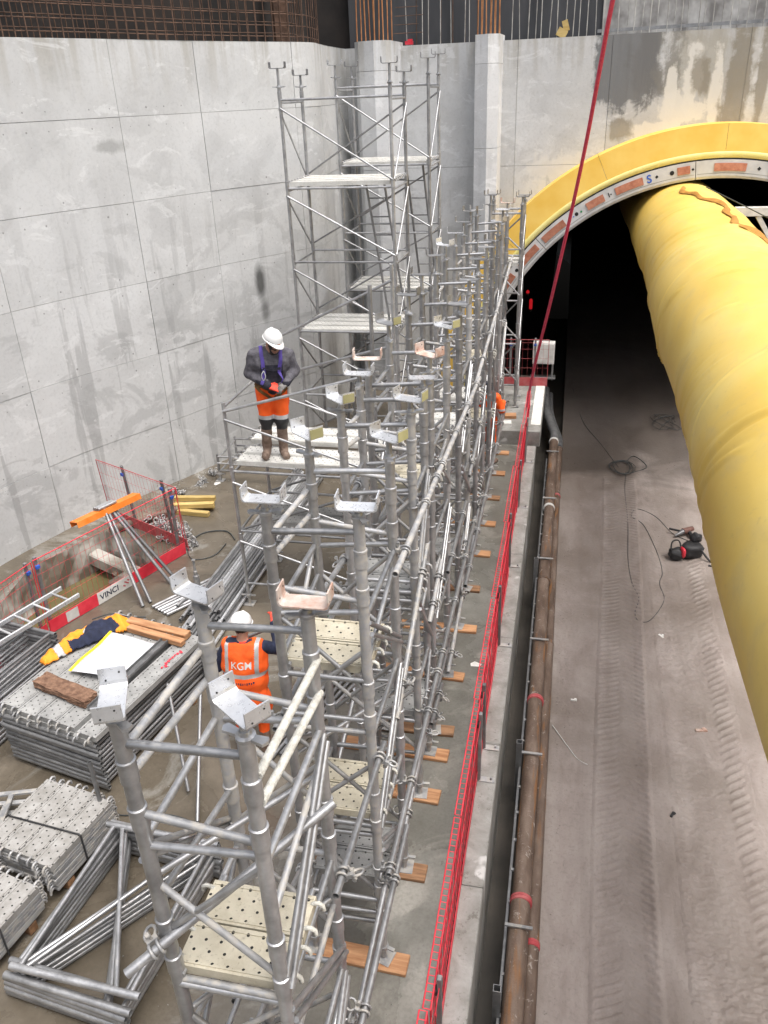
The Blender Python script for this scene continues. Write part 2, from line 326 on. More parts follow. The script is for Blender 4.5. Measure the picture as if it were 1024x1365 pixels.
def duct_mat():
    b = NB('yellow_duct_fabric'); v = b.coord('pos')
    n1 = b.noise(b.coord('pos', (1, .7, 1)), .8, 4, .5, .2); sk = b.coord('pos', (2.2, 1.0, 1.0)); n2 = b.noise(sk, 1.6, 5, .65, .8)
    col = b.ramp(n1, [(.3, (.70, .465, .085)), (.52, (.77, .545, .125)), (.72, (.80, .62, .20))])
    col = b.mix(b.ramp(n2, [(.52, 0.0), (.72, .38)]), col, (.56, .43, .19))
    col = b.mix(b.ramp(b.noise(v, 12, 6, .75), [(.58, 0.0), (.72, .4)]), col, (.5, .36, .13))
    b.setc(col); b.b.inputs['Roughness'].default_value = .48
    b.bump(n2, .12, .02); return b.m
MAT['duct'] = duct_mat()
def sleeve():
    b = NB('clear_sleeve'); b.setc((.8, .82, .86)); b.b.inputs['Roughness'].default_value = .12
    b.b.inputs['Alpha'].default_value = .35; return b.m
MAT['clear'] = sleeve()

# ------------------------------------------------------------------ object helpers
def link(name, me, parent=None, loc=(0, 0, 0), rot=None, kind=None):
    o = bpy.data.objects.new(name, me); COL.objects.link(o)
    o.location = loc
    if rot is not None: o.rotation_euler = rot
    if parent is not None: o.parent = parent
    if kind: o['kind'] = kind
    return o
def tag(o, label, cat, group=None):
    o['label'] = label; o['category'] = cat
    if group: o['group'] = group
    return o
def thing(name, label, cat, loc=(0, 0, 0), rz=0, group=None):
    return tag(link(name, None, None, loc, (0, 0, rz)), label, cat, group)
class G:
    """collects faces into one mesh"""
    def __init__(s): s.v = []; s.f = []; s.sm = []; s.mi = []
    def add(s, vs, fs, smooth=False, mi=0):
        o = len(s.v); s.v += [tuple(p) for p in vs]
        for f in fs: s.f.append([i+o for i in f]); s.sm.append(smooth); s.mi.append(mi)
        return s
    def box(s, c, d, M_=None, mi=0, bev=0):
        x, y, z = (k/2 for k in d)
        vs = [Vector((sx*x, sy*y, sz*z)) for sz in (-1, 1) for sy in (-1, 1) for sx in (-1, 1)]
        if M_ is not None: vs = [M_ @ p for p in vs]
        vs = [p+Vector(c) for p in vs]
        return s.add(vs, [(0, 2, 3, 1), (4, 5, 7, 6), (0, 1, 5, 4), (2, 6, 7, 3), (0, 4, 6, 2), (1, 3, 7, 5)], False, mi)
    def tube(s, a, b, r, n=10, hollow=False, r2=None, mi=0, cap=True):
        a, b = Vector(a), Vector(b); d = (b-a); L = d.length; q = d.to_track_quat('Z', 'Y')
        r2 = r if r2 is None else r2
        ring = lambda rr, z: [a+q@Vector((rr*math.cos(2*PI*i/n), rr*math.sin(2*PI*i/n), z)) for i in range(n)]
        o = [ring(r, 0), ring(r2, L)]
        s.add(o[0]+o[1], [(i, (i+1) % n, n+(i+1) % n, n+i) for i in range(n)], True, mi)
        if hollow:
            ri = r*.8; dep = min(L*.4, .12)
            for e, zz, zi in ((0, 0, dep), (1, L, L-dep)):
                s.add(ring(r if e == 0 else r2, zz)+ring(ri, zz)+ring(ri, zi),
                      [(i, n+i, n+(i+1) % n, (i+1) % n) if e == 0 else (i, (i+1) % n, n+(i+1) % n, n+i) for i in range(n)] +
                      [(n+i, 2*n+i, 2*n+(i+1) % n, n+(i+1) % n) for i in range(n)] + [tuple(range(2*n, 3*n))], False, mi)
        elif cap:
            s.add(o[0], [tuple(reversed(range(n)))], False, mi); s.add(o[1], [tuple(range(n))], False, mi)
        return s
    def path(s, pts, r, n=6, mi=0, closed=False):
        pts = [Vector(p) for p in pts]; N = len(pts); vs = []
        prev = None
        for i, p in enumerate(pts):
            d = (pts[(i+1) % N]-pts[i-1]) if closed or 0 < i < N-1 else (pts[1]-pts[0] if i == 0 else pts[-1]-pts[-2])
            d.normalize()
            if prev is None: u = d.orthogonal().normalized()
            else: u = (prev-d*prev.dot(d)).normalized()
            prev = u; w = d.cross(u); rr = r(i/(N-1)) if callable(r) else r
            vs += [p+(u*math.cos(2*PI*k/n)+w*math.sin(2*PI*k/n))*rr for k in range(n)]
        fs = [(i*n+k, i*n+(k+1) % n, ((i+1) % N)*n+(k+1) % n, ((i+1) % N)*n+k) for i in range(N if closed else N-1) for k in range(n)]
        s.add(vs, fs, True, mi)
        if not closed: s.add(vs[:n], [tuple(reversed(range(n)))], False, mi); s.add(vs[-n:], [tuple(range(n))], False, mi)
        return s
    def lathe(s, prof, n=14, mi=0, c=(0, 0, 0)):
        vs = [(c[0]+r*math.cos(2*PI*i/n), c[1]+r*math.sin(2*PI*i/n), c[2]+z) for r, z in prof for i in range(n)]
        m = len(prof)
        for j in range(m-1):
            flat = abs(prof[j][1]-prof[j+1][1]) < 1e-6
            s.add(vs[j*n:(j+2)*n], [(i, (i+1) % n, n+(i+1) % n, n+i) for i in range(n)], not flat, mi)
        s.add(vs[:n], [tuple(reversed(range(n)))], False, mi); s.add(vs[-n:], [tuple(range(n))], False, mi)
        return s
    def prism(s, poly, z0, z1, mi=0):
        n = len(poly)
        return s.add([(*p, z0) for p in poly]+[(*p, z1) for p in poly], [tuple(reversed(range(n))), tuple(range(n, 2*n))]+[(i, (i+1) % n, n+(i+1) % n, n+i) for i in range(n)], False, mi)
    def me(s, name, *mats):
        m = bpy.data.meshes.new(name); m.from_pydata(s.v, [], s.f); m.polygons.foreach_set('use_smooth', s.sm)
        for k in mats: m.materials.append(MAT[k] if isinstance(k, str) else k)
        if len(mats) > 1: m.polygons.foreach_set('material_index', s.mi)
        m.update(); return m
    def ob(s, name, mat, parent=None, loc=(0, 0, 0), rot=None, kind=None):
        mats = mat if isinstance(mat, tuple) else (mat,)
        return link(name, s.me(name, *mats), parent, loc, rot, kind)

_tc = {}
def tube(name, a, b, r, mat, parent=None, hollow=False, n=10):
    """one tube object; alike tubes share mesh data"""
    a, b = Vector(a), Vector(b); d = b-a; L = round(d.length, 3); k = (r, L, mat, hollow, n)
    if k not in _tc: _tc[k] = G().tube((0, 0, 0), (0, 0, L), r, n, hollow).me('tube', mat)
    return link(name, _tc[k], parent, a, d.to_track_quat('Z', 'Y').to_euler())
_mc = {}
def cached(key, fn):
    if key not in _mc: _mc[key] = fn()
    return _mc[key]
def bbox(name, c, d, mat, parent=None, rot=None, bev=.004):
    def mk():
        bm = bmesh.new(); bmesh.ops.create_cube(bm, size=1); bmesh.ops.scale(bm, vec=d, verts=bm.verts)
        if bev: bmesh.ops.bevel(bm, geom=bm.edges[:], offset=min(bev, min(d)*.3), segments=1, affect='EDGES')
        m = bpy.data.meshes.new(name); bm.to_mesh(m); bm.free(); m.materials.append(MAT[mat]); return m
    return link(name, cached(('box', tuple(round(q, 4) for q in d), mat, bev), mk), parent, c, rot)
ORD = ['lowest', 'second', 'third', 'fourth', 'fifth', 'sixth', 'seventh', 'eighth', 'ninth', 'tenth', 'eleventh', 'twelfth', 'thirteenth', 'fourteenth', 'fifteenth', 'sixteenth']
ORDN = ['nearest', 'second', 'third', 'fourth', 'fifth', 'sixth', 'seventh', 'eighth', 'ninth', 'tenth', 'eleventh', 'twelfth', 'thirteenth', 'fourteenth', 'fifteenth', 'sixteenth']

def catmull(P, n):
    P = [Vector(p) for p in P]; out = []
    for i in range(len(P)-1):
        p0 = P[max(i-1, 0)]; p1 = P[i]; p2 = P[i+1]; p3 = P[min(i+2, len(P)-1)]
        for k in range(n):
            t = k/n
            out.append(.5*((2*p1)+(p2-p0)*t+(2*p0-5*p1+4*p2-p3)*t*t+(3*p1-p0-3*p2+p3)*t**3))
    out.append(P[-1]); return out
#%%PART2
# ------------------------------------------------------------------ the shaft: slab, pit, kerb, trench, road
PIT = [(-6.82, 8.15), (-6.12, 9.95), (-6.35, 10.55), (-7.45, 10.95), (-8.05, 9.6), (-7.75, 7.9), (-7.2, 7.45)]
outer = [(-14, -8), (-.62, -8), (-.62, 20.2), (-14, 20.2)]
polys = [[Vector((*p, 0)) for p in outer], [Vector((*p, 0)) for p in PIT]]
tri = tessellate_polygon(polys)
flat = [p for q in polys for p in q]
g = G(); g.add(flat, [t if (flat[t[1]]-flat[t[0]]).cross(flat[t[2]]-flat[t[0]]).z > 0 else t[::-1] for t in tri])
g.ob('concrete_slab', 'slab', kind='structure')
# rough pit walls
g = G(); n = len(PIT); rows = 6; dens = []
for i in range(n):
    a, b_ = Vector(PIT[i]), Vector(PIT[(i+1) % n])
    for k in range(6): dens.append(a.lerp(b_, k/6))
N = len(dens); cen = sum(dens, Vector((0, 0)))/N
vs = []
for j in range(rows+1):
    for i, p in enumerate(dens):
        q = p if j == 0 else p+(cen-p).normalized()*random.uniform(-.02, .07)*(1+.15*j)
        vs.append((q.x, q.y, -1.9*j/rows if j else 0.0))
g.add(vs, [(j*N+i, j*N+(i+1) % N, (j+1)*N+(i+1) % N, (j+1)*N+i) for j in range(rows) for i in range(N)])
g.ob('sump_pit', 'pit', kind='structure')
g = G(); g.add([(p.x*1.0, p.y, -.62) for p in dens], [tuple(range(N))]); g.ob('sump_water', 'water', kind='structure')
# kerb beam
kb = thing('kerb_beam', 'pale concrete kerb beam along the slab edge above the pipe trench', 'kerb', (-.49, 0, 0))
ys = [-8, 3.4, 5.05, 6.9, 8.9, 11.1, 13.3, 15.5]
for a, b_ in zip(ys[:-1], ys[1:]):
    bbox('kerb_block', (-.015, (a+b_)/2, -.58+random.uniform(-.002, .002)), (.22, b_-a-.006, 1.24), 'kerb', kb, bev=.012)
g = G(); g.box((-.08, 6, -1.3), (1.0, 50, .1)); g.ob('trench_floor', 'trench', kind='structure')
# road: gently uneven sheet
nx, ny = 60, 180; X0, X1, Y0, Y1 = .13, 12.0, -8, 62
vs = []
def roadz(x, y):
    h = .012*math.sin(x*2.1+y*.7)+.01*math.sin(y*1.9-x*.8)
    for c, w in ((.93+.035*max(0, y-4.5), .27), (1.88+.02*y, .34)):
        h -= .022*math.exp(-((x-c)/w)**4)
    return -.9+h
for j in range(ny+1):
    y = Y0+(Y1-Y0)*(j/ny)
    for i in range(nx+1):
        t = i/nx; x = X0+(X1-X0)*(t**1.8); vs.append((x, y, roadz(x, y)))
g = G(); g.add(vs, [(j*(nx+1)+i, j*(nx+1)+i+1, (j+1)*(nx+1)+i+1, (j+1)*(nx+1)+i) for j in range(ny) for i in range(nx)], True)
g.add([(X0, Y0, -.9), (X0, Y1, -.9), (X0, Y1, -1.3), (X0, Y0, -1.3)], [(0, 1, 2, 3)])
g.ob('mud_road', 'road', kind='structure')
# pressed tyre tracks: fine relief sheets of mud lying in the ruts
rg = np.random.default_rng(3)
def vnoise(x, y, sc):
    x, y = x*sc, y*sc; xi, yi = np.floor(x).astype(int), np.floor(y).astype(int); fx, fy = x-xi, y-yi; fx, fy = fx*fx*(3-2*fx), fy*fy*(3-2*fy)
    T_ = np.random.default_rng(5).random((64, 64)); g_ = lambda a, b_: T_[a % 64, b_ % 64]
    return (g_(xi, yi)*(1-fx)+g_(xi+1, yi)*fx)*(1-fy)+(g_(xi, yi+1)*(1-fx)+g_(xi+1, yi+1)*fx)*fy
def roadz_np(X, Y):
    h = .012*np.sin(X*2.1+Y*.7)+.01*np.sin(Y*1.9-X*.8)
    for c, w in ((.93+.035*np.maximum(0, Y-4.5), .27), (1.88+.02*Y, .34)): h = h-.022*np.exp(-((X-c)/w)**4)
    return -.9+h
def relief(name, cfun, hw, y0, y1, rx, ry, hfun):
    u = np.arange(-hw, hw+rx, rx); yy = np.arange(y0, y1, ry); U, Y = np.meshgrid(u, yy); X = cfun(Y)+U
    edge = np.clip((hw-np.abs(U))/.06, 0, 1); endm = np.clip(np.minimum(Y-y0, y1-Y)/.5, 0, 1); m_ = edge*edge*(3-2*edge)*endm
    Z = roadz_np(X, Y)-.004+m_*(.008+hfun(U, X, Y)); n1, n2 = U.shape
    vs = np.stack([X, Y, Z], -1).reshape(-1, 3); a = (np.arange(n1-1)[:, None]*n2+np.arange(n2-1)[None]).reshape(-1)
    g = G(); g.v = vs.tolist(); g.f = np.stack([a, a+1, a+n2+1, a+n2], 1).tolist(); g.sm = [True]*len(g.f); g.mi = [0]*len(g.f)
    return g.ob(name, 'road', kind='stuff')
def tread(U, X, Y):
    s_ = np.abs(U); side = np.where(U > 0, .5, 0.0); ph = (Y+.55*s_)/.105+side
    w = np.abs((ph % 1)-.5)*2; bar = np.clip((w-.42)/.2, 0, 1)      # ridge between lugs
    edge = np.clip((s_-.02)/.03, 0, 1)*np.clip((.30-s_)/.03, 0, 1)
    wear = np.clip(vnoise(X+3, Y, 1.1)*1.9-.25, .35, 1)*np.where(s_ > .19, 1.25, .8)
    return .016*bar*edge*wear-.004*edge+.010*np.exp(-((s_-.30)/.03)**2)*wear+.006*(vnoise(X, Y, 14)-.5)
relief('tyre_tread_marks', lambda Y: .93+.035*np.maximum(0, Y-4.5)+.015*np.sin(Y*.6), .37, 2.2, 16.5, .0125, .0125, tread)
def churn(U, X, Y):
    n_ = vnoise(X*1.0, Y*2.4, 7)+.5*vnoise(X*1.3, Y*2.6, 17); r_ = np.abs(n_-.75); ridge = np.exp(-(r_/.10)**2)
    lug = np.abs(((Y-.7*U)/.13 % 1)-.5)*2; lug = np.clip((lug-.5)/.2, 0, 1)*np.clip((U-.18)/.05, 0, 1)*np.clip((.42-U)/.05, 0, 1)
    wear = np.clip(vnoise(X+7, Y+2, .9)*2-.5, 0, 1)
    return .014*ridge*wear+.016*lug*np.clip(vnoise(X, Y+9, .8)*2-.4, 0, 1)+.008*(vnoise(X, Y, 20)-.5)
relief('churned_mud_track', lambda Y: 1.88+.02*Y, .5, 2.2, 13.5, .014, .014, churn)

# ------------------------------------------------------------------ left shaft wall, panel by panel
WP = [(-9.2, -8), (-9.45, 0), (-9.4, 4), (-9.0, 7.6), (-8.57, 9.59), (-8.26, 10.6), (-7.84, 11.62), (-7.05, 13.06), (-6.3, 14.53), (-5.16, 16.29), (-4.93, 16.75), (-4.93, 17.3), (-5.02, 18.4), (-5.05, 20.4)]
WC = catmull([(*p, 0) for p in WP], 12)
AL = [0]
for a, b_ in zip(WC[:-1], WC[1:]): AL.append(AL[-1]+(b_-a).length)
def wpt(s, off=0):
    s = max(0, min(AL[-1]-1e-4, s)); i = max(k for k in range(len(AL)) if AL[k] <= s)
    i = min(i, len(WC)-2); t = (s-AL[i])/(AL[i+1]-AL[i]); p = WC[i].lerp(WC[i+1], t)
    q0 = WC[max(i-2, 0)]; q1 = WC[min(i+3, len(WC)-1)]; d = (q1-q0).normalized()
    return p+Vector((d.y, -d.x, 0))*off
def sat(x, y):
    return min(range(len(WC)), key=lambda k: (WC[k]-Vector((x, y, 0))).length)
SJ = [AL[sat(*p)] for p in ((-8.26, 10.88), (-7.05, 13.06), (-6.3, 14.53), (-5.16, 16.29))]
joints = [SJ[0]-2.45*k for k in range(6, 0, -1)]+SJ+[AL[-1]-3.2, AL[-1]]
joints = [j for j in joints if j > 0]
joints = sorted(set(round(j, 3) for j in joints))
ZJ = [-.05, 1.2, 2.5, 3.76, 5.05, 6.31, 7.38]
lw = thing('shaft_wall', 'tall pale grey concrete shaft wall on the left with shutter panel joints', 'wall', tuple(wpt(SJ[1])))
LW0 = Vector(wpt(SJ[1]))
for a, b_ in zip(joints[:-1], joints[1:]):
    for z0, z1 in zip(ZJ[:-1], ZJ[1:]):
        off = random.uniform(-.004, .004); gp = random.uniform(.004, .006); gz = random.uniform(.0025, .004); nn = 9; vs = []; uv = []
        for k in range(nn+1):
            s_ = a+gp+(b_-a-2*gp)*k/nn; p = wpt(s_, off)-LW0; q = wpt(s_, -.10)-LW0
            vs += [(p.x, p.y, z0+gz), (p.x, p.y, z1-gz), (q.x, q.y, z0+gz), (q.x, q.y, z1-gz)]; u = (b_-a)*k/nn
            uv += [(u, 0), (u, z1-z0), (u, 0), (u, z1-z0)]
        fs = []
        for k in range(nn):
            i, j = 4*k, 4*k+4
            fs += [(i, i+1, j+1, j), (i+1, i+3, j+3, j+1), (i+2, i, j, j+2)]
        fs += [(0, 2, 3, 1), (4*nn, 4*nn+1, 4*nn+3, 4*nn+2)]
        m = bpy.data.meshes.new('panel'); m.from_pydata(vs, [], fs); m.materials.append(MAT['wall_left'])
        ul = m.uv_layers.new(name='UVMap')
        for l_ in m.loops: ul.data[l_.index].uv = uv[l_.vertex_index]
        m.update(); link('panel', m, lw)
def ribbon(g, off, z0, z1, s0=0, s1=None, mi=0, step=.35):
    s1 = AL[-1] if s1 is None else s1; n = int((s1-s0)/step); ps = [wpt(s0+(s1-s0)*k/n, off) for k in range(n+1)]
    g.add([(p.x, p.y, z) for p in ps for z in (z0, z1)], [(2*k, 2*k+1, 2*k+3, 2*k+2) for k in range(n)], True, mi)
g = G(); ribbon(g, -.014, -2.0, 7.375)
n_ = len(g.v)
ps = [wpt(k*.35, 0) for k in range(int(AL[-1]/.35))]
core = G(); core.add(g.v, g.f, True); tops = []
for k, p in enumerate(ps): q = wpt(k*.35, -.62); core_v = (p, q); tops += [(p.x, p.y, 7.375), (q.x, q.y, 7.36)]
core.add(tops, [(2*k, 2*k+1, 2*k+3, 2*k+2) for k in range(len(ps)-1)])
co = core.ob('wall_core', 'joint', lw, (-LW0.x, -LW0.y, -LW0.z))
for nm_, lab_, c_, d_ in (('shaft_wall', 'concrete shaft wall on the far right side beyond the duct', (11.6, 6, 3.2), (.5, 28, 8.4)), ('shaft_wall', 'concrete shaft wall behind the viewer', (1, -8.2, 3.2), (21.5, .5, 8.4))):
    g = G(); g.box((0, 0, 0), d_); tag(g.ob(nm_, 'pilaster', None, c_), lab_, 'wall')
# outer retaining wall behind the rebar
g = G(); ribbon(g, -1.0, 6.5, 11.5)
g.box((-5.6, 21.3, 9), (2.4, .3, 5))
tag(g.ob('retaining_wall', 'dark_soil'), 'dark brown retaining wall behind the rusty rebar cage', 'wall')
# rusty rebar cage above the left wall
rc = thing('rebar_cage', 'rusty brown rebar grid standing on top of the left concrete wall', 'rebar', (LW0.x, LW0.y, 7.3))
RC0 = Vector((LW0.x, LW0.y, 7.3))
S0, S1 = SJ[0]-2.6, AL[-1]-2.6
s_ = S0
while s_ < S1:
    for off, dz in ((-.08, random.uniform(-.03, .04)), (-.42, 0)):
        p = wpt(s_+(0 if off > -.2 else .09), off); q = p+Vector((random.uniform(-.02, .02), random.uniform(-.02, .02), 0))
        tube('bar', p-RC0+Vector((0, 0, 7.3)), q-RC0+Vector((0, 0, 9.6)), .0095, 'rebar', rc, n=6)
    s_ += .185
for off, n0 in ((-.10, 10), (-.40, 10)):
    for k in range(n0):
        z = 7.47+k*.175+random.uniform(-.012, .012)+(.06 if off < -.2 else 0); a = S0+random.uniform(-.3, .1); e = S1-random.choice((0, .1, .5, 1.3))*(1 if k % 2 else .2)
        nn = int((e-a)/.5)
        G().path([wpt(a+(e-a)*i/nn, off)-RC0+Vector((0, 0, z)) for i in range(nn+1)], .0085, 6).ob('bar', 'rebar', rc)
# soldier column
g = G(); p = wpt(AL[-1]-3.3, -.66)
for c, d in (((0, 0, 9), (.02, .22, 4.5)), ((0, -.12, 9), (.26, .02, 4.5)), ((0, .12, 9), (.26, .02, 4.5))): g.box(c, d)
tag(g.ob('soldier_column', 'rebar', None, (p.x, p.y, 0), (0, 0, .5)), 'rust brown steel H column rising behind the left wall corner', 'column')

# ------------------------------------------------------------------ portal wall
CX, CZ, YB = 2.98, -.2, 19.8
RW = 5.6
def arch(x): return CZ+math.sqrt(max(0, RW*RW-(x-CX)**2)) if abs(x-CX) < RW else -1.4
pw = thing('portal_wall', 'grey stained concrete end wall around the yellow tunnel ring', 'wall', (CX, YB, 0))
for x0, x1 in ((-5.3, -3.0), (-3.0, -1.3), (-1.3, .62), (.62, 3.28), (3.28, 5.9), (5.9, 9.0)):
    for z0, z1 in ((-1.3, 2.45), (2.45, 4.94), (4.94, 7.38)):
        vs = []; nn = 24
        for k in range(nn+1):
            x = x0+.004+(x1-x0-.008)*k/nn; zl = min(max(z0+.004, arch(x)), z1-.004)
            vs += [(x-CX, 0, zl), (x-CX, 0, z1-.004), (x-CX, .1, zl), (x-CX, .1, z1-.004)]
        if all(abs(vs[4*k][2]-vs[4*k+1][2]) < .001 for k in range(nn+1)): continue
        fs = []
        for k in range(nn):
            i, j = 4*k, 4*k+4; fs += [(i, j, j+1, i+1), (i+1, j+1, j+3, i+3), (i, i+2, j+2, j)]
        fs += [(0, 1, 3, 2), (4*nn, 4*nn+2, 4*nn+3, 4*nn+1)]
        g = G(); g.add(vs, fs); g.ob('panel', 'wall_back', pw, (0, random.uniform(-.003, .003), 0))
vs = []; xs = [-5.2+k*.1 for k in range(146)]
for x in xs: vs += [(x-CX, .012, arch(x)+.0), (x-CX, .012, 7.372), (x-CX, .9, 7.36)]
g = G(); g.add(vs, [(3*k, 3*k+3, 3*k+4, 3*k+1) for k in range(145)]+[(3*k+1, 3*k+4, 3*k+5, 3*k+2) for k in range(145)]); g.ob('wall_core', 'joint', pw)
def pilaster(label, poly, cuts):
    c = sum((Vector(p) for p in poly), Vector((0, 0)))/len(poly)
    t = thing('pilaster', label, 'pilaster', (c.x, c.y, 0))
    for z0, z1 in zip(cuts[:-1], cuts[1:]):
        g = G(); g.prism([(p[0]-c.x, p[1]-c.y) for p in poly], z0+.004, z1-.004); g.ob('pilaster_block', 'pilaster', t)
    g = G(); g.prism([((p[0]-c.x)*.97, (p[1]-c.y)*.97) for p in poly], -1, cuts[-1]-.01); g.ob('pilaster_core', 'joint', t)
pilaster('wide pale concrete pilaster in the corner behind the tall scaffold', [(-4.72, 20.0), (-4.62, 18.95), (-4.5, 18.75), (-4.15, 18.62), (-3.9, 18.7), (-3.84, 18.9), (-3.8, 20.0)], [-.3, 2.45, 5.0, 6.9, 7.45])
pilaster('narrow white concrete pilaster between scaffold and tunnel ring', [(-2.2, 20.0), (-2.14, 19.22), (-1.86, 19.08), (-1.64, 19.2), (-1.6, 20.0)], [-.3, 2.5, 5.35, 6.95, 7.48])
def bars(name, label, spots, mat, z0, z1, r=.012, lean=.04):
    t = thing(name, label, 'rebar', (spots[0][0], spots[0][1], z0))
    for x, y in spots:
        tube('bar', (x-spots[0][0], y-spots[0][1], 0), (x-spots[0][0]+random.gauss(0, lean), y-spots[0][1]+random.gauss(0, lean), z1-z0), r, mat, t, n=6)
    return t
bars('starter_bars', 'cluster of orange rusty bars rising from the corner pilaster', [(-4.55+.062*k, 18.85+.28*(k % 3)/2+.05) for k in range(12)], 'rebar_orange', 7.35, 10, .013)
bars('starter_bars', 'cluster of orange rusty bars rising from the narrow pilaster', [(-2.1+.045*k, 19.3+.3*(k % 2)) for k in range(11)], 'rebar_orange', 7.35, 10, .013, .03)
bars('starter_bars', 'row of cement grey starter bars on the wall between the pilasters', [(-3.7+.23*k+random.uniform(-.05, .05), 20.05+.35*(k % 2)) for k in range(7)], 'rebar_grey', 7.3, 10, .010, .05)
bars('starter_bars', 'long row of cement grey starter bars on the wall above the tunnel ring', [(-1.45+.155*k+random.uniform(-.03, .03), 20.05+.32*(k % 2)) for k in range(42)], 'rebar_grey', 7.3, 10, .010, .05)
bars('starter_bars', 'dark rusty bars standing against the dark membrane between pilasters', [(-3.6+.27*k, 20.6) for k in range(6)], 'rebar', 7.3, 10, .010, .03)
g = G(); g.box((-2.4, 21.0, 9), (5.6, .2, 5)); tag(g.ob('retaining_wall', 'membrane'), 'dark grey membrane covered wall behind the grey starter bars', 'wall')
g = G(); g.box((5.0, 20.95, 9), (9.2, .22, 5)); tag(g.ob('retaining_wall', 'shotcrete'), 'pale blotchy sprayed concrete wall above the tunnel ring', 'wall')
g = G(); g.box((0, 0, 0), (8.5, .09, .06)); tag(g.ob('waling_beam', 'galv_dark', None, (4.55, 20.2, 7.5), (0, R(-.4), 0)), 'grey horizontal steel rail lying across the starter bars above the ring', 'rail')
for k in range(5): tube('tie_wire', (-4.0+.02*k, 20.0, 7.62+.16*k), (-3.35-.1*(k % 2), 20.0, 7.62+.16*k), .008, 'rebar', None, n=6).name = 'tie_bar'
for o in [o for o in COL.objects if o.name.startswith('tie_bar')]: tag(o, 'short rusty horizontal bar tied beside the corner pilaster bars', 'rebar', 'short tie bars beside the corner pilaster')
g = G(); g.box((0, 0, 0), (.16, .12, .07)); g.box((.02, .01, .05), (.1, .06, .04)); tag(g.ob('red_crate', 'red', None, (-3.65, 19.95, 7.43)), 'small red object on the wall top by the corner pilaster', 'box')
g = G(); g.box((0, 0, .0), (.2, .14, .16), Matrix.Rotation(.5, 3, 'Y')); g.box((.07, .02, .13), (.12, .12, .2), Matrix.Rotation(-.3, 3, 'Y')); tag(g.ob('timber_offcut', 'wood_yellow', None, (-.42, 20.0, 7.46)), 'broken timber offcut on the wall top among the grey bars', 'timber')

# ------------------------------------------------------------------ tunnel ring, lining and duct
def arcring(g, prof, a0, a1, n, mi=0, smooth=True):
    """prof: (radius, y) swept about the tunnel axis, local to (CX, 0, CZ)"""
    m = len(prof); vs = []
    for k in range(n+1):
        a = R(a0+(a1-a0)*k/n); vs += [(r*math.cos(a), y, r*math.sin(a)) for r, y in prof]
    g.add(vs, [(k*m+j, k*m+j+1, (k+1)*m+j+1, (k+1)*m+j) for k in range(n) for j in range(m-1)], smooth, mi)
    g.add(vs[:m], [tuple(range(m))], False, mi); g.add(vs[-m:], [tuple(reversed(range(m)))], False, mi)
yr = thing('tunnel_collar', 'big yellow steel collar ring around the tunnel mouth', 'ring', (CX, YB, CZ))
for a0 in range(-10, 190, 25):
    g = G()
    for pr in ([(5.90, -.0), (5.90, -.72)], [(5.90, -.72), (5.38, -.78)], [(5.38, -.78), (5.38, -.3)]): arcring(g, pr, a0+.03, a0+24.97, 12)
    g.ob('collar_plate', 'yellow_ring', yr)
for pr, nm, mt in (([(5.385, -.785), (5.37, -.80), (5.27, -.78), (5.26, -.74), (5.26, -.3)], 'inner_lip', 'yellow_lip'), ([(5.262, -.76), (5.245, -.77), (5.232, -.76), (5.232, -.3)], 'gap_shade', 'black')):  # black strip stands in for the shaded gap inside the lip
    g = G(); arcring(g, pr, -10, 190, 96); g.ob(nm, mt, yr)
tl = thing('tunnel_lining', 'grey concrete segment ring lining the tunnel mouth', 'tunnel', (CX, YB-.78, CZ))
SEG = [(-18, 15), (15, 55), (55, 96), (96, 135), (135, 175), (175, 198)]
for a0, a1 in SEG:
    g = G(); arcring(g, [(5.235, .3), (5.235, 0), (4.93, 0), (4.88, .03), (4.88, 1.4)], a0+.08, a1-.08, 16, 0, False); s = g.ob('segment', 'segment', tl)
    g = G(); arcring(g, [(4.985, -.003), (4.977, -.003)], a0+.3, a1-.3, 16, 0, False); g.ob('groove', 'joint', s)
for a0, a1 in ((127.5, 134), (136, 142.5), (145, 150), (117, 121.4), (107.7, 114.2), (97.2, 100), (85, 92), (76, 80), (66, 72)):
    g = G(); arcring(g, [(5.17, -.001), (5.17, -.018), (5.02, -.018), (5.02, -.001)], a0, a1, 6, 0, False); g.ob('packer_pad', 'terracotta', tl)
def hole(a, r, rad, sq=False):
    aa = R(a); c = (r*math.cos(aa), -.004, r*math.sin(aa)); n = 4 if sq else 12
    g = G(); g.tube(c, (c[0], .06, c[2]), rad, n); g.ob('bolt_hole', 'hole', tl)
for a, rad, sq in ((101.2, .045, 0), (104.6, .035, 1), (124.2, .04, 0), (126.2, .03, 1), (82.2, .04, 1), (79, .04, 0), (115.3, .018, 1), (143.6, .04, 0), (96.6, .03, 1)): hole(a, 5.09, rad, sq)
for a, m_ in ((123.0, 'green'), (125.1, 'blue')):
    aa = R(a); g = G(); g.tube((5.08*math.cos(aa), -.006, 5.08*math.sin(aa)), (5.08*math.cos(aa), -.001, 5.08*math.sin(aa)), .022 if m_ == 'green' else .014, 10); g.ob('paint_dot', m_, tl)
def text_mesh(body, size, extr=.002, bold=0.0):
    c = bpy.data.curves.new('t', 'FONT'); c.body = body; c.size = size; c.extrude = extr; c.align_x = 'CENTER'; c.align_y = 'CENTER'; c.offset = bold
    o = bpy.data.objects.new('t', c); COL.objects.link(o); dg = bpy.context.evaluated_depsgraph_get(); dg.update()
    m = bpy.data.meshes.new_from_object(o.evaluated_get(dg)); bpy.data.objects.remove(o); return m
m = text_mesh('S', .22, .002, .004); m.materials.append(MAT['blue']); aa = R(106.3)
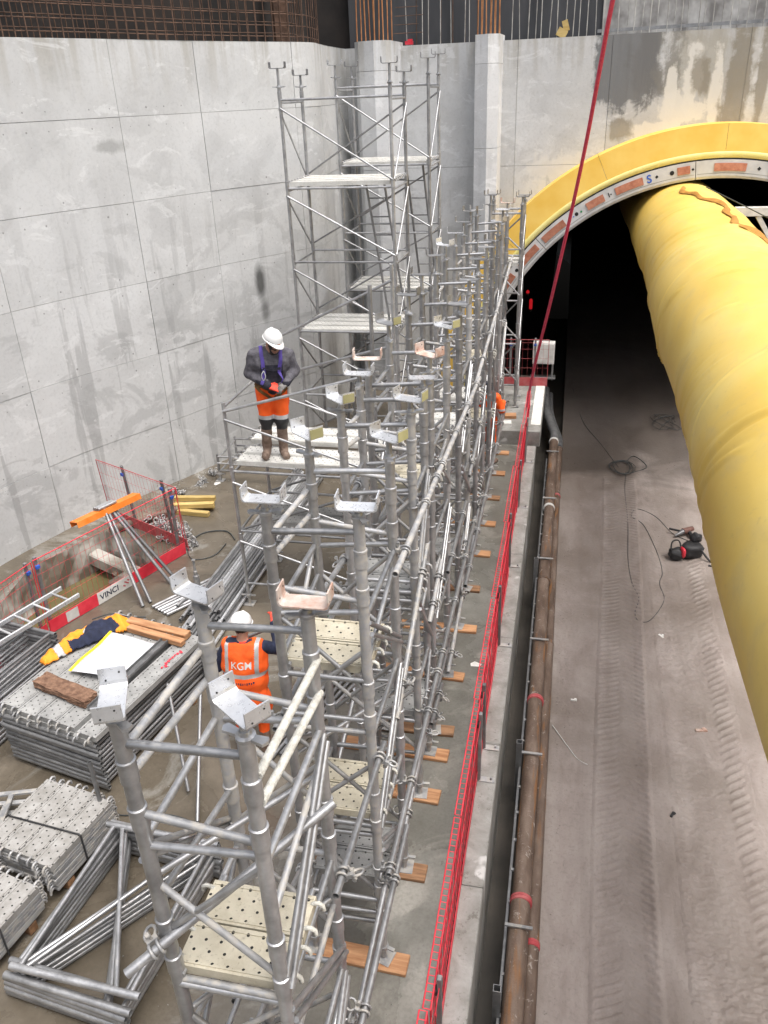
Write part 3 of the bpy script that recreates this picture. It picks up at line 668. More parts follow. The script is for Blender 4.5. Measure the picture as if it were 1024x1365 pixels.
link('blue_letter', m, tl, (5.085*math.cos(aa), -.006, 5.085*math.sin(aa)), (R(90), 0, 0)).rotation_euler = (R(90), R(-16), 0)
m = text_mesh('I', .13, .002, .004); m.materials.append(MAT['black']); aa = R(115.8)
link('black_mark', m, tl, (5.09*math.cos(aa), -.006, 5.09*math.sin(aa)), (R(90), R(-25), 0))
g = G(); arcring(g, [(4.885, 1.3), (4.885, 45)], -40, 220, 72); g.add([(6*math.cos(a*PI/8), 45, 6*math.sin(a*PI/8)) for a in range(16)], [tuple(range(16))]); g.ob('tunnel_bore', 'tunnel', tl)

def ductc(y):
    t = max(0, min(1, (y-5)/14)); t = t*t*(3-2*t)
    return Vector((2.215+.15*t+.03*math.sin(y*.9), y, 3.46+.10*t+.03*math.sin(y*.7+1)))
dv = thing('ventilation_duct', 'huge yellow fabric ventilation duct running out of the tunnel', 'duct', (2.2, 8, 0))
D0 = Vector((2.2, 8, 0)); na, nl = 128, 1300
yy = np.linspace(-3, 26, nl+1); aa = np.linspace(0, 2*PI, na, endpoint=False); Y_, A_ = np.meshgrid(yy, aa, indexing='ij')
rr = 1.0+.004*np.sin(3*A_+Y_*1.3)+.005*np.sin(2*A_+Y_*.5)+.002*np.sin(7*A_-3*Y_)
rc_ = random.Random(11)
for k in range(70):                                   # creases where the fabric twists, running round the duct at a slant
    y0, a0, L_, sl_ = rc_.uniform(-2, 20), rc_.uniform(1.2, 4.6), rc_.uniform(.12, .6), rc_.uniform(.45, .8); w_ = rc_.uniform(.02, .042); hgt = rc_.choice((1, 1, -1, 1.6))*rc_.uniform(.010, .024)
    da = A_-a0; across = (Y_-y0)-sl_*da; rr = rr+hgt*np.exp(-(across/w_)**2)*np.exp(-(da/L_)**4)*(1 if k % 3 else .8)-.6*hgt*np.exp(-((across-2.2*w_)/w_)**2)*np.exp(-(da/L_)**4)
for k in range(6): rr = rr+.010*np.exp(-((Y_-(-1+4.3*k))/.03)**2)
cx_ = np.array([ductc(y)[0] for y in yy])[:, None]; cz_ = np.array([ductc(y)[2] for y in yy])[:, None]
vs = np.stack([cx_+rr*np.cos(A_)-D0.x, Y_-D0.y, cz_+rr*np.sin(A_)], -1).reshape(-1, 3).tolist()
g = G(); g.add(vs, [(j*na+i, (j+1)*na+i, (j+1)*na+(i+1) % na, j*na+(i+1) % na) for j in range(nl) for i in range(na)], True); g.ob('duct_skin', 'duct', dv)
g = G(); vs = []
nn = 70
for k in range(nn+1):
    t = k/nn; y = 18.2-8.5*t; a = R(100-58*t+6*math.sin(t*17)+3*math.sin(t*41)); c = ductc(y)
    w = .035+.03*abs(math.sin(t*23))
    for e, rr in ((-.5, 1.015), (0, 1.055+.02*math.sin(t*60)), (.5, 1.015)): vs.append(c+Vector((rr*math.cos(a+e*w*2), e*.02, rr*math.sin(a+e*w*2)))-D0)
g.add(vs, [(3*k+i, 3*k+3+i, 3*k+4+i, 3*k+1+i) for k in range(nn) for i in range(2)], True)
b_ = simple('orange_seam', (.34, .15, .02), (.48, .23, .04), 9, (.6, .8), 0, .3, 40); MAT['seam'] = b_
g.ob('seam_flap', 'seam', dv)
g = G(); g.path([ductc(18.3)+Vector((.25, 0, 1.0))-D0, ductc(17)+Vector((.7, 0, .85))-D0, ductc(15.5)+Vector((1.1, 0, .75))-D0, ductc(14)+Vector((1.8, 0, .9))-D0], .01, 5); g.ob('hanger_rope', 'cable', dv)
gy = thing('gantry_bracket', 'white painted steel bracket beam beside the duct in the tunnel mouth', 'bracket', (3.2, 18.3, 0))
bbox('beam', (1.1, 0, 4.12), (2.2, .14, .17), 'white', gy)
for a, e in (((.45, 0, 4.03), (1.15, 0, 3.0)), ((1.2, 0, 2.9), (1.22, 0, 4.03))):
    d = Vector(e)-Vector(a); bbox('brace', (Vector(a)+Vector(e))/2, (.09, .09, d.length), 'white', gy, d.to_track_quat('Z', 'Y').to_euler())
# red hose hanging down into the shaft
P = catmull([(-.66, 16.9, .35), (-.62, 16.6, .8), (-.49, 16, 1.7), (-.25, 15, 3.1), (-.01, 14, 4.62), (.15, 13, 5.78), (.25, 12.1, 6.72), (.32, 11.5, 7.36), (.5, 10.6, 8.6)], 8)
g = G(); g.path(P, .029, 10); tag(g.ob('red_hose', 'rope'), 'long red hose hanging down across the shaft to the barrier', 'hose')
# dark portal equipment and lamps
cb = thing('control_cabinet', 'pale grey control cabinet on legs at the tunnel mouth', 'cabinet', (-.42, 19.1, .3))
bbox('cabinet_body', (0, .0, .62), (.5, .22, .5), 'white', cb); bbox('cabinet_door', (0, -.115, .62), (.44, .012, .44), 'white', cb)
for sx in (-.22, .22): bbox('leg', (sx, 0, .16), (.04, .04, .42), 'galv', cb)
bbox('foot_rail', (0, 0, .02), (.6, .24, .04), 'galv_dark', cb)
for i, (x, y, z, h) in enumerate(((-1.05, 23.5, 1.32, .06), (-.95, 23.5, .88, .26))):
    t = thing('tunnel_lamp', ['tiny red warning light on the dark tunnel side', 'glowing red lamp tube on the dark tunnel side'][i], 'lamp', (x, y, z))
    g = G(); g.lathe([(.03, 0), (.045, .02), (.045, h), (.02, h+.03)], 10); g.ob('glowing_glass', 'red_lamp', t)
    g = G(); g.lathe([(.05, -.05), (.05, .005)], 10); g.ob('socket', 'black', t)
#%%PART3
# ------------------------------------------------------------------ scaffold components
def std_mesh(h, cols, r, mat):
    def mk():
        p = [(r, 0)]
        for z in sorted(cols):
            if .12 < z < h-.01: p += [(r, z-.11), (r*1.17, z-.105), (r*1.17, z), (r*1.24, z+.004), (r*1.24, z+.018), (r, z+.022)]
        p.append((r, h)); return G().lathe(p, 14).me('standard', mat)
    return cached(('std', round(h, 3), tuple(cols), r, mat), mk)
def fork_mesh(mat, L=.26, w=.115, u=.095):
    def mk():
        th = .008; prof = [(-L/2, u), (-L/2, .022), (-L/2+.006, .008), (-L/2+.022, 0), (L/2-.022, 0), (L/2-.006, .008), (L/2, .022), (L/2, u)]
        inn = [(x*(1-2*th/L), z+(th if z < u else 0)) for x, z in prof]
        n = len(prof); g = G(); vs = []
        for y in (-w/2, w/2): vs += [(x, y, z) for x, z in prof]+[(x, y, z) for x, z in inn]
        fs = []
        for i in range(n-1):
            fs += [(i, i+1, n+i+1, n+i), (2*n+i, 3*n+i, 3*n+i+1, 2*n+i+1), (i, 2*n+i, 2*n+i+1, i+1), (n+i, n+i+1, 3*n+i+1, 3*n+i)]
        fs += [(0, n, 3*n, 2*n), (n-1, 3*n-1, 4*n-1, 2*n-1)] if False else [(0, n, 3*n, 2*n), (n-1, 2*n-1+0, 4*n-1, 3*n-1)]
        g.add(vs, fs)
        for sx in (-1, 1):
            for sy, zz in ((-.03, .035), (.03, .07)):
                c = (sx*(L/2+.0015), sy, zz); g.tube((c[0]-sx*.012, c[1], zz), (c[0], c[1], zz), .0045, 8, mi=1)
        return g.me('fork', mat, 'hole')
    return cached(('fork', mat, L), mk)
def wing_mesh():
    def mk():
        g = G(); g.lathe([(.030, 0), (.044, .004), (.044, .022), (.030, .03), (.026, .05)], 12)
        for s in (-1, 1):
            g.add([(s*.03, -.016, .008), (s*.10, -.026, .014), (s*.115, 0, .016), (s*.10, .026, .014), (s*.03, .016, .008),
                   (s*.03, -.016, .022), (s*.10, -.024, .028), (s*.112, 0, .03), (s*.10, .024, .028), (s*.03, .016, .022)],
                  [(4, 3, 2, 1, 0), (5, 6, 7, 8, 9), (0, 1, 6, 5), (1, 2, 7, 6), (2, 3, 8, 7), (3, 4, 9, 8)])
        return g.me('wing_nut', 'galv')
    return cached('wing', mk)
def base_mesh():
    def mk():
        g = G(); g.box((0, 0, .005), (.16, .15, .01)); g.lathe([(.024, .01), (.024, .2)], 10); g.lathe([(.045, .13), (.045, .16)], 10)
        for s in (-1, 1): g.box((s*.07, 0, .145), (.07, .03, .012))
        return g.me('base_jack', 'galv_dusty')
    return cached('basejack', mk)
def coupler_mesh():
    def mk():
        g = G()
        for z in (-.022, .022): g.path([((.036*math.cos(a)), .036*math.sin(a), z) for a in [k*PI/6 for k in range(12)]], .009, 6, closed=True)
        g.box((.058, 0, 0), (.03, .03, .06)); g.tube((.06, -.06, 0), (.06, .06, 0), .008, 6); g.lathe([(.016, 0), (.016, .02)], 6, c=(.06, .05, -.01))
        g.path([(.1+.036*math.cos(a), .036*math.sin(a)*.3, .036*math.sin(a)) for a in [k*PI/5 for k in range(10)]], .009, 6, closed=True)
        return g.me('coupler', 'galv_dusty')
    return cached('coupler', mk)
MAT['olive'] = simple('olive_sticker', (.30, .28, .13), (.38, .35, .18), 6, (.5, .7), 0, 0, 40)
def head(t, x, y, z, rz=0, mat='galv_new', stem=.14, tilt=0, sticker=False):
    f = link('fork_head', fork_mesh(mat), t, (x, y, z+stem), (tilt, 0, rz))
    s = link('stem', cached(('stem', round(stem, 3)), lambda: G().lathe([(.021, -stem-.05), (.021, 0)], 10).me('stem', 'galv')), f)
    if sticker: bbox('end_sticker', (.1315, 0, .05), (.003, .105, .07), 'olive', f, bev=.001)
    link('wing_nut', wing_mesh(), f, (0, 0, -stem), (0, 0, random.uniform(0, 3)))
    return f
def plank(t, x0, x1, yc, z, mat, w=.25, along='x', name='deck_plank'):
    L = x1-x0
    def mk():
        g = G(); h = .055
        g.box((0, 0, -.004), (L, w, .008))
        for s in (-1, 1): g.box((0, s*(w/2-.006), -h/2-.008), (L, .012, h)); g.box((0, s*(w/2-.022), .003), (L*.96, .014, .006))
        g.box((L/2-.004, 0, -h/2-.008), (.008, w*.9, h)); g.box((-L/2+.004, 0, -h/2-.008), (.008, w*.9, h))
        return g.me('deck_plank', mat)
    d = link(name, cached(('plank', round(L, 3), round(w, 3), mat), mk), t, ((x0+x1)/2 if along == 'x' else yc, yc if along == 'x' else (x0+x1)/2, z), (0, 0, 0 if along == 'x' else PI/2))
    def hk():
        g = G(); pts = [(-.02, 0, -.02), (.015, 0, .012), (.04, 0, .016), (.062, 0, .0), (.066, 0, -.03)]
        g.path(pts, .013, 5); return g.me('hook', 'galv_dusty' if mat != 'deck_beige' else 'cement_tube')
    hm = cached(('hook', mat), hk)
    for s in (-1, 1):
        for q in (-.3, .3): link('hook', hm, d, (s*(L/2-.01), q*w, -.005), (0, 0, 0 if s > 0 else PI))
    return d

ROWS = [(2.31, 3.19), (4.22, 5.13), (6.05, 6.66), (7.0, 8.02), (9.05, 10.03), (11.08, 12.08), (13.07, 14.1), (15.1, 16.15)]
XL, XR = -1.73, -1.15
LIFT = [3.55, 2.52, 1.5, .5]
TL = ['nearest shoring tower with beige planks and tilted bright forks, cut by the picture bottom', 'second nearest shoring tower with a pinkish dusted fork and high beige planks',
      'third shoring tower along the row, narrow with close set frames', 'fourth shoring tower along the row, right of the man on the platform', 'fifth shoring tower along the row, left of the kerb',
      'sixth shoring tower along the row, halfway to the tunnel', 'seventh shoring tower along the row, around the far orange worker', 'eighth shoring tower along the row, next to the concrete step']
HEADROT = {(0, 0): (-1.15, 'galv_new', .09), (0, 1): (-.62, 'galv_new', .15), (1, 0): (-.42, 'galv_new', .10), (1, 1): (-.05, 'pink_plate', .10)}
for ti, (ya, yb) in enumerate(ROWS):
    zt = 4.2+(.05*(ti-2) if ti > 2 else 0)*.6
    ox, oy = (XL+XR)/2, (ya+yb)/2
    t = thing('shoring_tower', TL[ti], 'scaffold', (ox, oy, 0), group='row of shoring towers along the slab')
    sides = {}
    for yi, yy in enumerate((ya, yb)):
        for xi, xx in enumerate((XL, XR)):
            jx, jy = random.uniform(-.012, .012), random.uniform(-.015, .015)
            lx, ly = xx-ox+jx, yy-oy+jy; sides[(xi, yi)] = (lx, ly)
            s = link('standard', std_mesh(zt-.14+random.choice((0, 0, .01)), (.5, .78, 1.5, 1.78, 2.52, 2.8, 3.55, 3.83), .0365, 'galv' if random.random() < .75 else 'galv_dusty'), t, (lx, ly, .14), (0, 0, random.uniform(0, 6)))
            link('base_jack', base_mesh(), t, (lx, ly, .035), (0, 0, random.uniform(-.3, .3)))
            k = (0 if ti == 0 else 1 if ti == 1 else 9, yi*0+xi) if False else None
            if ti == 0: rz, mt, st = [(-1.15, 'galv_new', .09), (-.62, 'galv_new', .15), (-.35, 'galv_new', .07), (.03, 'pink_plate', .08)][yi*2+xi]
            elif ti == 1: rz, mt, st = [(.03, 'galv_new', .10), (.06, 'galv_new', .08), (-.72, 'galv_new', .16), (-.5, 'galv_new', .16)][yi*2+xi]
            elif ti == 2: rz, mt, st = [(-.75, 'galv_new', .10), (-.3, 'galv_new', .12), (-.02, 'galv_new', .12), (.15, 'galv_new', .1)][yi*2+xi]
            else: rz, mt, st = random.choice((0, 0, .1, -.2, .3, -.6)), random.choice(('galv_new', 'galv_new', 'galv', 'galv', 'galv_dark', 'galv', 'pink_plate')), random.uniform(.08, .26)
            if ti == 3 and yi == 0: mt = 'pink_plate'
            head(t, lx, ly, zt, rz, mt, st, random.uniform(-.04, .04), (ti, yi) in ((1, 1), (2, 0), (3, 1), (5, 0)))
    P = lambda xi, yi, z: (*sides[(xi, yi)], z)
    for yi in (0, 1):
        top = zt-.12
        tube('ledger', P(0, yi, top), P(1, yi, top+.03), .021, 'galv', t)
        tube('ledger', P(0, yi, 3.67), P(1, yi, 3.60), .020, 'galv_dusty', t); tube('ledger', P(0, yi, 3.46), P(1, yi, 3.52), .020, 'galv', t)
        for z in LIFT[1:]:
            tube('ledger', P(0, yi, z-.03), P(1, yi, z-.02), .020, random.choice(('galv', 'galv_dusty')), t)
            if random.random() < .6: tube('ledger', P(0, yi, z+.09), P(1, yi, z+.09), .018, 'galv', t)
            a, b_ = (0, 1) if (yi+ti) % 2 == 0 else (1, 0)
            tube('diagonal_brace', P(a, yi, z+.70), P(b_, yi, z+.14), .018, random.choice(('galv', 'galv_dusty')), t)
    for xi in (0, 1):
        sgn = -1 if xi == 0 else 1; dx = lambda p, e=.03: (p[0]+sgn*e, p[1], p[2])
        if xi == 0 or ti == 0:
            m_ = 'cement_tube' if (ti == 0 and xi == 1) else random.choice(('galv', 'galv_dusty'))
            tube('side_rail', dx(P(xi, 0, 4.0)), dx(P(xi, 1, 3.93)), .021, m_, t); tube('side_rail', dx(P(xi, 0, 3.85)), dx(P(xi, 1, 3.72)), .021, m_, t)
        tube('side_rail', dx(P(xi, 0, 3.48), .01), dx(P(xi, 1, 3.47), .01), .020, 'galv', t)
        for li, z in enumerate(LIFT[1:]):
            if (li+ti+xi) % 2: z1, z2 = z+.16, z+.92
            else: z1, z2 = z+.92, z+.16
            tube('diagonal_brace', dx(P(xi, 0, z1)), dx(P(xi, 1, z2)), .018, random.choice(('galv', 'galv', 'galv_dusty')), t)
            if random.random() < .8 and not (ti in (5, 6) and xi == 1): tube('diagonal_brace', dx(P(xi, 0, z1-.09), .045), dx(P(xi, 1, z2-.05), .045), .017, 'galv', t)
            tube('side_rail', dx(P(xi, 0, z-.05), .01), dx(P(xi, 1, z-.05), .01), .019, 'galv', t)
    for yi in (0, 1):
        for z in LIFT[1:]:
            if random.random() < .75: a, b_ = (1, 0) if (yi+ti) % 2 == 0 else (0, 1); tube('diagonal_brace', P(a, yi, z+.93), P(b_, yi, z+.34), .017, random.choice(('galv', 'galv_dusty')), t)
    for xi in (0, 1):
        for z in (3.1, 2.05, 1.05):
            if random.random() < .7 and ti not in (5, 6): tube('side_rail', P(xi, 0, z), P(xi, 1, z+random.uniform(-.25, .25)), .019, random.choice(('galv', 'galv_dusty')), t)
    for z in (3.25, 2.2, 1.25, .7):
        if random.random() < .7: tube('plan_brace', P(0, 0, z), P(1, 1, z+random.uniform(-.1, .1)), .017, 'galv', t)
    lev = {0: [(2.56, 'deck_beige', 0, 2), (1.2, 'deck_grey', 0, 2)], 1: [(3.06, 'deck_beige', 0, 2), (1.68, 'deck_beige', 0, 2), (.85, 'deck_grey', .1, 2)], 2: [(2.5, 'deck_grey', 0, 2), (1.1, 'deck_grey', 0, 2)]}
    for z, mt, o, cnt in lev.get(ti, [(random.choice((2.55, 2.9, 3.1)), random.choice(('deck_beige', 'deck_pale', 'deck_grey')), 0, 2), (random.choice((1.5, 1.75, 1.1)), random.choice(('deck_grey', 'deck_beige')), 0, 2)]):
        for k in range(cnt): plank(t, -.30, .30, ya-oy+.16+o+k*.262, z, mt)
        tube('ledger', (XL-ox, ya-oy, z-.09), (XR-ox, ya-oy, z-.09), .021, 'galv', t)
        for sx in (XL-ox+.03, XR-ox-.03): tube('deck_bearer', (sx, ya-oy, z-.03), (sx, ya-oy+.6+o, z-.03), .017, 'galv', t)
# timber sole boards under the towers
bi = 0
for ya, yb in ROWS:
    for yy in (ya, yb):
        L = 1.15+random.uniform(-.1, .08); w = .17+random.uniform(-.02, .02)
        if yy > 16: continue
        o = bbox('sole_board', (-.92-L/2+random.uniform(-.03, .03), yy+random.uniform(-.02, .02), .02), (L, w, .036), 'wood' if bi % 3 else 'wood_wet', None, (0, 0, random.uniform(-.05, .03)))
        tag(o, 'raw timber sole board under the tower legs, %s from the viewer' % (ORDN[bi] if bi else 'nearest one'), 'board', 'timber sole boards under the shoring towers'); bi += 1
# long tubes clamped along the towers
def rail(label, y0, y1, z0, z1, x, ticks, r=.0245, mat='galv'):
    t = thing('brace_tube', label, 'tube', (x, y0, 0), group='long tubes clamped along the tower row')
    tube('pipe', (0, 0, z0), (0, y1-y0, z1), r, mat, t, True, 12)
    for y in ticks:
        if y0-.02 < y < y1: link('coupler', coupler_mesh(), t, (0, y-y0, z0+(z1-z0)*(y-y0)/(y1-y0)), (R(90), random.uniform(-.4, .4), PI))
tk = [y for r_ in ROWS for y in r_]
rail('pale tube clamped high along the near towers, its open end facing the viewer', 4.75, 10.4, 3.50, 3.10, -1.045, tk, mat='galv_dusty')
rail('pale tube clamped high along the far towers toward the tunnel', 9.2, 16.6, 3.02, 3.55, -1.07, tk, mat='galv_dusty')
rail('low tube clamped beside the nearest boards, passing out of the picture bottom', .5, 4.75, 1.0, 1.03, -1.02, tk)
rail('low tube clamped along the middle towers above the sole boards', 4.15, 10.2, 1.16, 1.12, -1.05, tk)
rail('low tube clamped along the far towers above the sole boards', 8.6, 15.6, .98, 1.05, -1.00, tk)
rail('tube clamped along the inner left legs of the near towers', 4.1, 9.0, 2.55, 2.35, XL-.075, tk)
rail('tube clamped along the inner left legs of the far towers', 7.2, 14.3, 2.9, 3.2, XL-.075, tk)
o = tube('brace_tube', (-1.86, 2.12, 2.78), (-1.02, 2.95, 3.2), .0255, 'galv', None, True, 12); tag(o, 'bright tube slanting through the nearest tower, open end at its left leg', 'tube', 'long tubes clamped along the tower row')
link('coupler', coupler_mesh(), o, (0, 0, .17))
SN = ['first', 'second', 'third', 'fourth', 'fifth', 'sixth', 'seventh']
for i in range(7):
    y0, y1 = ROWS[i][1], ROWS[i+1][0]
    for k, (x, z0, z1) in enumerate(((XL, random.uniform(2.3, 3.3), random.uniform(2.3, 3.3)), (XR, random.uniform(1.6, 2.9), random.uniform(1.6, 2.9)), (XL, random.uniform(.8, 1.6), random.uniform(.8, 1.6)), (XR, random.uniform(.3, .9), random.uniform(.5, 1.2)))):
        if (i == 0 and k == 0) or (i in (5, 6) and k in (1, 3)): continue
        e = random.uniform(.15, .35); o = tube('tie_tube', (x+.06*(1 if x > -1.4 else -1), y0-e, z0), (x+.06*(1 if x > -1.4 else -1), y1+e, z1), .0235, random.choice(('galv', 'galv_dusty', 'galv')), None, True)
        tag(o, '%s %s tie tube bridging the %s gap between shoring towers' % (['high', 'mid height', 'knee height', 'ankle height'][k], 'left' if x < -1.4 else 'right', SN[i]), 'tube', 'tie tubes bridging tower gaps')
        for q in (e, (Vector((0, y1-y0+2*e, z1-z0)).length)-e): link('coupler', coupler_mesh(), o, (0, 0, q), (0, 0, random.uniform(0, 6)))
# ------------------------------------------------------------------ other towers
def birdcage(label, x0, x1, y0, y1, zt, hor, decks, heads=True, diag=True, r=.029, zb=0, ladders=(), name='access_tower', hz=(.12, .3), mat='galv', sid=True):
    ox, oy = (x0+x1)/2, (y0+y1)/2
    t = thing(name, label, 'scaffold', (ox, oy, 0)); hx, hy = (x1-x0)/2, (y1-y0)/2
    for sx in (-1, 1):
        for sy in (-1, 1):
            link('standard', std_mesh(zt-zb-.1, tuple(round(z, 2) for z in hor), r, mat), t, (sx*hx, sy*hy, zb+.1), (0, 0, random.uniform(0, 6)))
            link('base_jack', base_mesh(), t, (sx*hx, sy*hy, zb+.002))
            if heads: head(t, sx*hx, sy*hy, zt, random.uniform(-.15, .15), random.choice(('galv', 'galv_dark', 'galv_new')), random.uniform(*hz))
    for i, z in enumerate(hor):
        for sy in (-1, 1): tube('ledger', (-hx, sy*hy, z), (hx, sy*hy, z), .019, 'galv', t)
        for sx in (-1, 1): tube('transom', (sx*hx, -hy, z-.04), (sx*hx, hy, z-.04), .018, 'galv', t)
        if diag and i < len(hor)-1:
            z2 = hor[i+1]
            hi_, lo_ = max(z, z2)-.12, min(z, z2)+.12
            tube('diagonal_brace', (-hx, -hy-.03, hi_), (hx, -hy-.03, lo_), .016, 'galv', t)
            tube('diagonal_brace', (hx, hy+.03, hi_), (-hx, hy+.03, lo_), .016, 'galv_dark', t)
            if sid:
                tube('diagonal_brace', (-hx-.03, -hy, hi_), (-hx-.03, hy, lo_), .015, 'galv', t); tube('diagonal_brace', (hx+.03, hy, hi_), (hx+.03, -hy, lo_), .015, 'galv', t)
    for z, mt in decks:
        n = max(1, int((y1-y0)/.26))
        for k in range(n): plank(t, -hx+.05, hx-.05, -hy+.14+k*(2*hy-.28)/max(1, n-1), z, mt)
    for (a, b_) in ladders:
        lad = link('ladder', None, t, (0, 0, 0)); a, b_ = Vector(a)-Vector((ox, oy, 0)), Vector(b_)-Vector((ox, oy, 0))
        for s in (-.16, .16): tube('stile', a+Vector((s, 0, 0)), b_+Vector((s, 0, 0)), .022, 'galv_dark', lad, n=8)
        nr = int((b_-a).length/.28)
        for k in range(1, nr): p = a.lerp(b_, k/nr); tube('rung', p-Vector((.16, 0, 0)), p+Vector((.16, 0, 0)), .013, 'galv_dark', lad, n=6)
    return t
birdcage('tall front access tower with pale decks beside the left wall', -4.69, -2.88, 14.0, 15.2, 6.62, (6.45, 5.12, 3.92, 2.7, 1.5, .35), ((5.22, 'deck_pale'), (2.74, 'deck_pale')), ladders=(((-3.0, 14.7, 2.75), (-3.3, 14.5, 5.2)), ((-4.0, 14.7, .1), (-3.6, 14.5, 2.7))))
birdcage('tall rear access tower half hidden behind the front one', -4.28, -2.6, 16.0, 17.2, 6.75, (6.6, 5.3, 4.1, 3.0, 1.6, .35), ((5.36, 'deck_pale'), (3.05, 'deck_pale')), ladders=(((-2.75, 16.6, 3.1), (-2.95, 16.4, 5.3)),), hz=(.12, .35))
birdcage('short tower on the concrete step at the tunnel mouth', -1.55, -.93, 17.0, 17.7, 4.45, (4.3, 3.5, 2.6, 1.7, .8), ((3.35, 'deck_pale'),), r=.036, zb=.32, hz=(.1, .2))
# platform tower under the grey sweater man
t = thing('platform_tower', 'low working platform tower that the man in the grey sweater stands on', 'scaffold', (-3.2, 9.8, 0))
O = Vector((-3.2, 9.8, 0)); L3 = lambda *p: Vector(p)-O
for (x, y, h) in ((-4.19, 9.2, 3.06), (-4.19, 10.45, 3.06), (-2.2, 9.2, 4.55), (-2.2, 10.45, 4.55)):
    link('standard', std_mesh(h-.1, (1.05, 2.05, 2.98), .024, 'galv'), t, L3(x, y, .1)); link('base_jack', base_mesh(), t, L3(x, y, .002))
for y in (9.2, 10.45):
    for z in (.35, 1.2, 2.1): tube('ledger', L3(-4.19, y, z), L3(-2.2, y, z), .019, 'galv', t)
    tube('guard_rail', L3(-4.19, y-.03, 2.95), L3(-2.2, y-.03, 3.5), .020, 'galv', t)
    tube('diagonal_brace', L3(-4.19, y-.03, 2.84), L3(-2.2, y-.03, 2.2), .017, 'galv', t)
    tube('diagonal_brace', L3(-4.19, y-.03, 1.95), L3(-2.2, y-.03, 1.28), .017, 'galv', t)
    tube('diagonal_brace', L3(-4.19, y-.03, 3.4 if y > 10 else 1.05), L3(-2.2, y-.03, 4.35 if y > 10 else .4), .019, 'galv', t)
    tube('diagonal_brace', L3(-2.2, y+.03, 1.95), L3(-4.19, y+.03, 1.2), .017, 'galv_dark', t)
for x in (-4.19, -2.2):
    for z in (.35, 1.2, 2.06): tube('transom', L3(x, 9.2, z), L3(x, 10.45, z), .018, 'galv', t)
    tube('guard_rail', L3(x, 9.2, 3.0), L3(x, 10.45, 3.0), .019, 'galv', t)
for k, y in enumerate((9.36, 9.63, 9.95, 10.22)): plank(t, -.93, .93, y-O.y, 2.24+(.07 if k > 1 else 0), 'deck_pale')
plank(t, -.75, .55, -.3, 1.28, 'deck_grey'); plank(t, -.75, .55, -.02, 1.28, 'deck_grey')
# knee high base frame by the wall
birdcage('knee high unfinished scaffold base by the foot of the left wall', -6.25, -4.75, 13.15, 14.05, .55, (.5, .22), (), heads=False, r=.022, name='low_scaffold', sid=False)
# loose frame parts lying under the front towers
def frame(name, label, L, W, loc, rz, group, diag=2, r=.026, mat='galv'):
    """scaffold frame lying flat: two fat tubes along x, thin rails along y, sloping braces"""
    t = thing(name, label, 'scaffold frame', loc, rz, group)
    for s in (-1, 1): tube('frame_tube', (-L/2, s*W/2, 0), (L/2, s*W/2, 0), r, mat, t, True, 10)
    for s in (-1, 1): tube('frame_rail', (s*(L/2-.08), -W/2, 0), (s*(L/2-.08), W/2, 0), r*.7, mat, t, n=8)
    if diag == 2:
        tube('frame_brace', (-L/2+.12, -W/2, 0), (L/2-.16, W/2, 0), r*.66, mat, t, n=8); tube('frame_brace', (L/2-.2, -W/2, 0), (-L/2+.16, W/2, 0), r*.66, mat, t, n=8)
    elif diag == 1:
        for q in (-.2, .2): tube('frame_rail', (q*L, -W/2, 0), (q*L, W/2, 0), r*.66, mat, t, n=8)
    return t
def stack(n, label, L, W, c, rz, z0, dz, group, diag=1, r=.026):
    for k in range(n):
        frame('scaffold_section', label % (ORD[k] if k < n-1 else 'topmost'), L+random.uniform(-.01, .01), W, (c[0]+random.uniform(-.012, .012), c[1]+random.uniform(-.012, .012), z0+k*dz), rz+random.uniform(-.012, .012), group, diag, r, random.choice(('galv', 'galv', 'galv_dark')))
AC = (-4.86, 6.57); AR = R(-12)
stack(11, 'galvanised scaffold frame, %s in the pile under the jacket and paper', 1.34, 1.86, AC, AR, .075, .0565, 'frames piled under the jacket', 1, .027)
for sy in (-.6, .6):
    c = Vector((AC[0], AC[1], .022))+Matrix.Rotation(AR, 3, 'Z') @ Vector((0, sy, 0)); tag(bbox('bearer', c, (1.35, .08, .042), 'wood_wet', None, (0, 0, AR)), 'timber bearer under the %s of the jacket frame pile' % ('front' if sy < 0 else 'back'), 'timber', 'timber bearers')
rmA = Matrix.Rotation(AR, 3, 'Z')
def onA(x, y, z): return Vector((AC[0], AC[1], z))+rmA @ Vector((x, y, 0))
NM = ['leftmost', 'second from left', 'middle', 'fourth from left', 'rightmost']
for lay in range(2):
    for k in range(5):
        z = .715+lay*.068; x = -.545+k*.262
        if lay == 1 and k == 4: x += .06; z -= .0
        p = onA(x, random.uniform(-.03, .03), z)
        t = thing('steel_plank', 'perforated steel plank, %s of the %s layer on the jacket pile' % (NM[k], 'top' if lay else 'lower'), 'plank', (p.x, p.y, p.z), AR+random.uniform(-.012, .012), 'steel planks on the jacket pile')
        plank(t, -.92, .92, 0, 0, 'deck_grey', .25, 'y')
g = G(); g.box((0, 0, 0), (.10, 1.5, .035)); g.box((-.045, 0, .02), (.01, 1.5, .06)); g.box((.045, 0, .02), (.01, 1.5, .06))
p = onA(.36, .1, .805); tag(g.ob('steel_channel', 'galv_dark', None, p, (0, 0, AR+.02)), 'dark grey steel channel lying between planks right of the paper', 'channel')
# red spray mark on the rightmost plank
g = G(); y = 0
for k in range(9): g.box((random.uniform(-.02, .02), -.16+k*.04, 0), (random.uniform(.02, .05), .03, .002), Matrix.Rotation(random.uniform(-.6, .6), 3, 'Z'))
p = onA(.5, .35, .7275)
for o in [o for o in COL.objects if o.name.startswith('steel_plank') and o.get('label', '').startswith('perforated steel plank, rightmost of the top')]:
    g.ob('spray_mark', 'red', o, (.05, .42, .009))
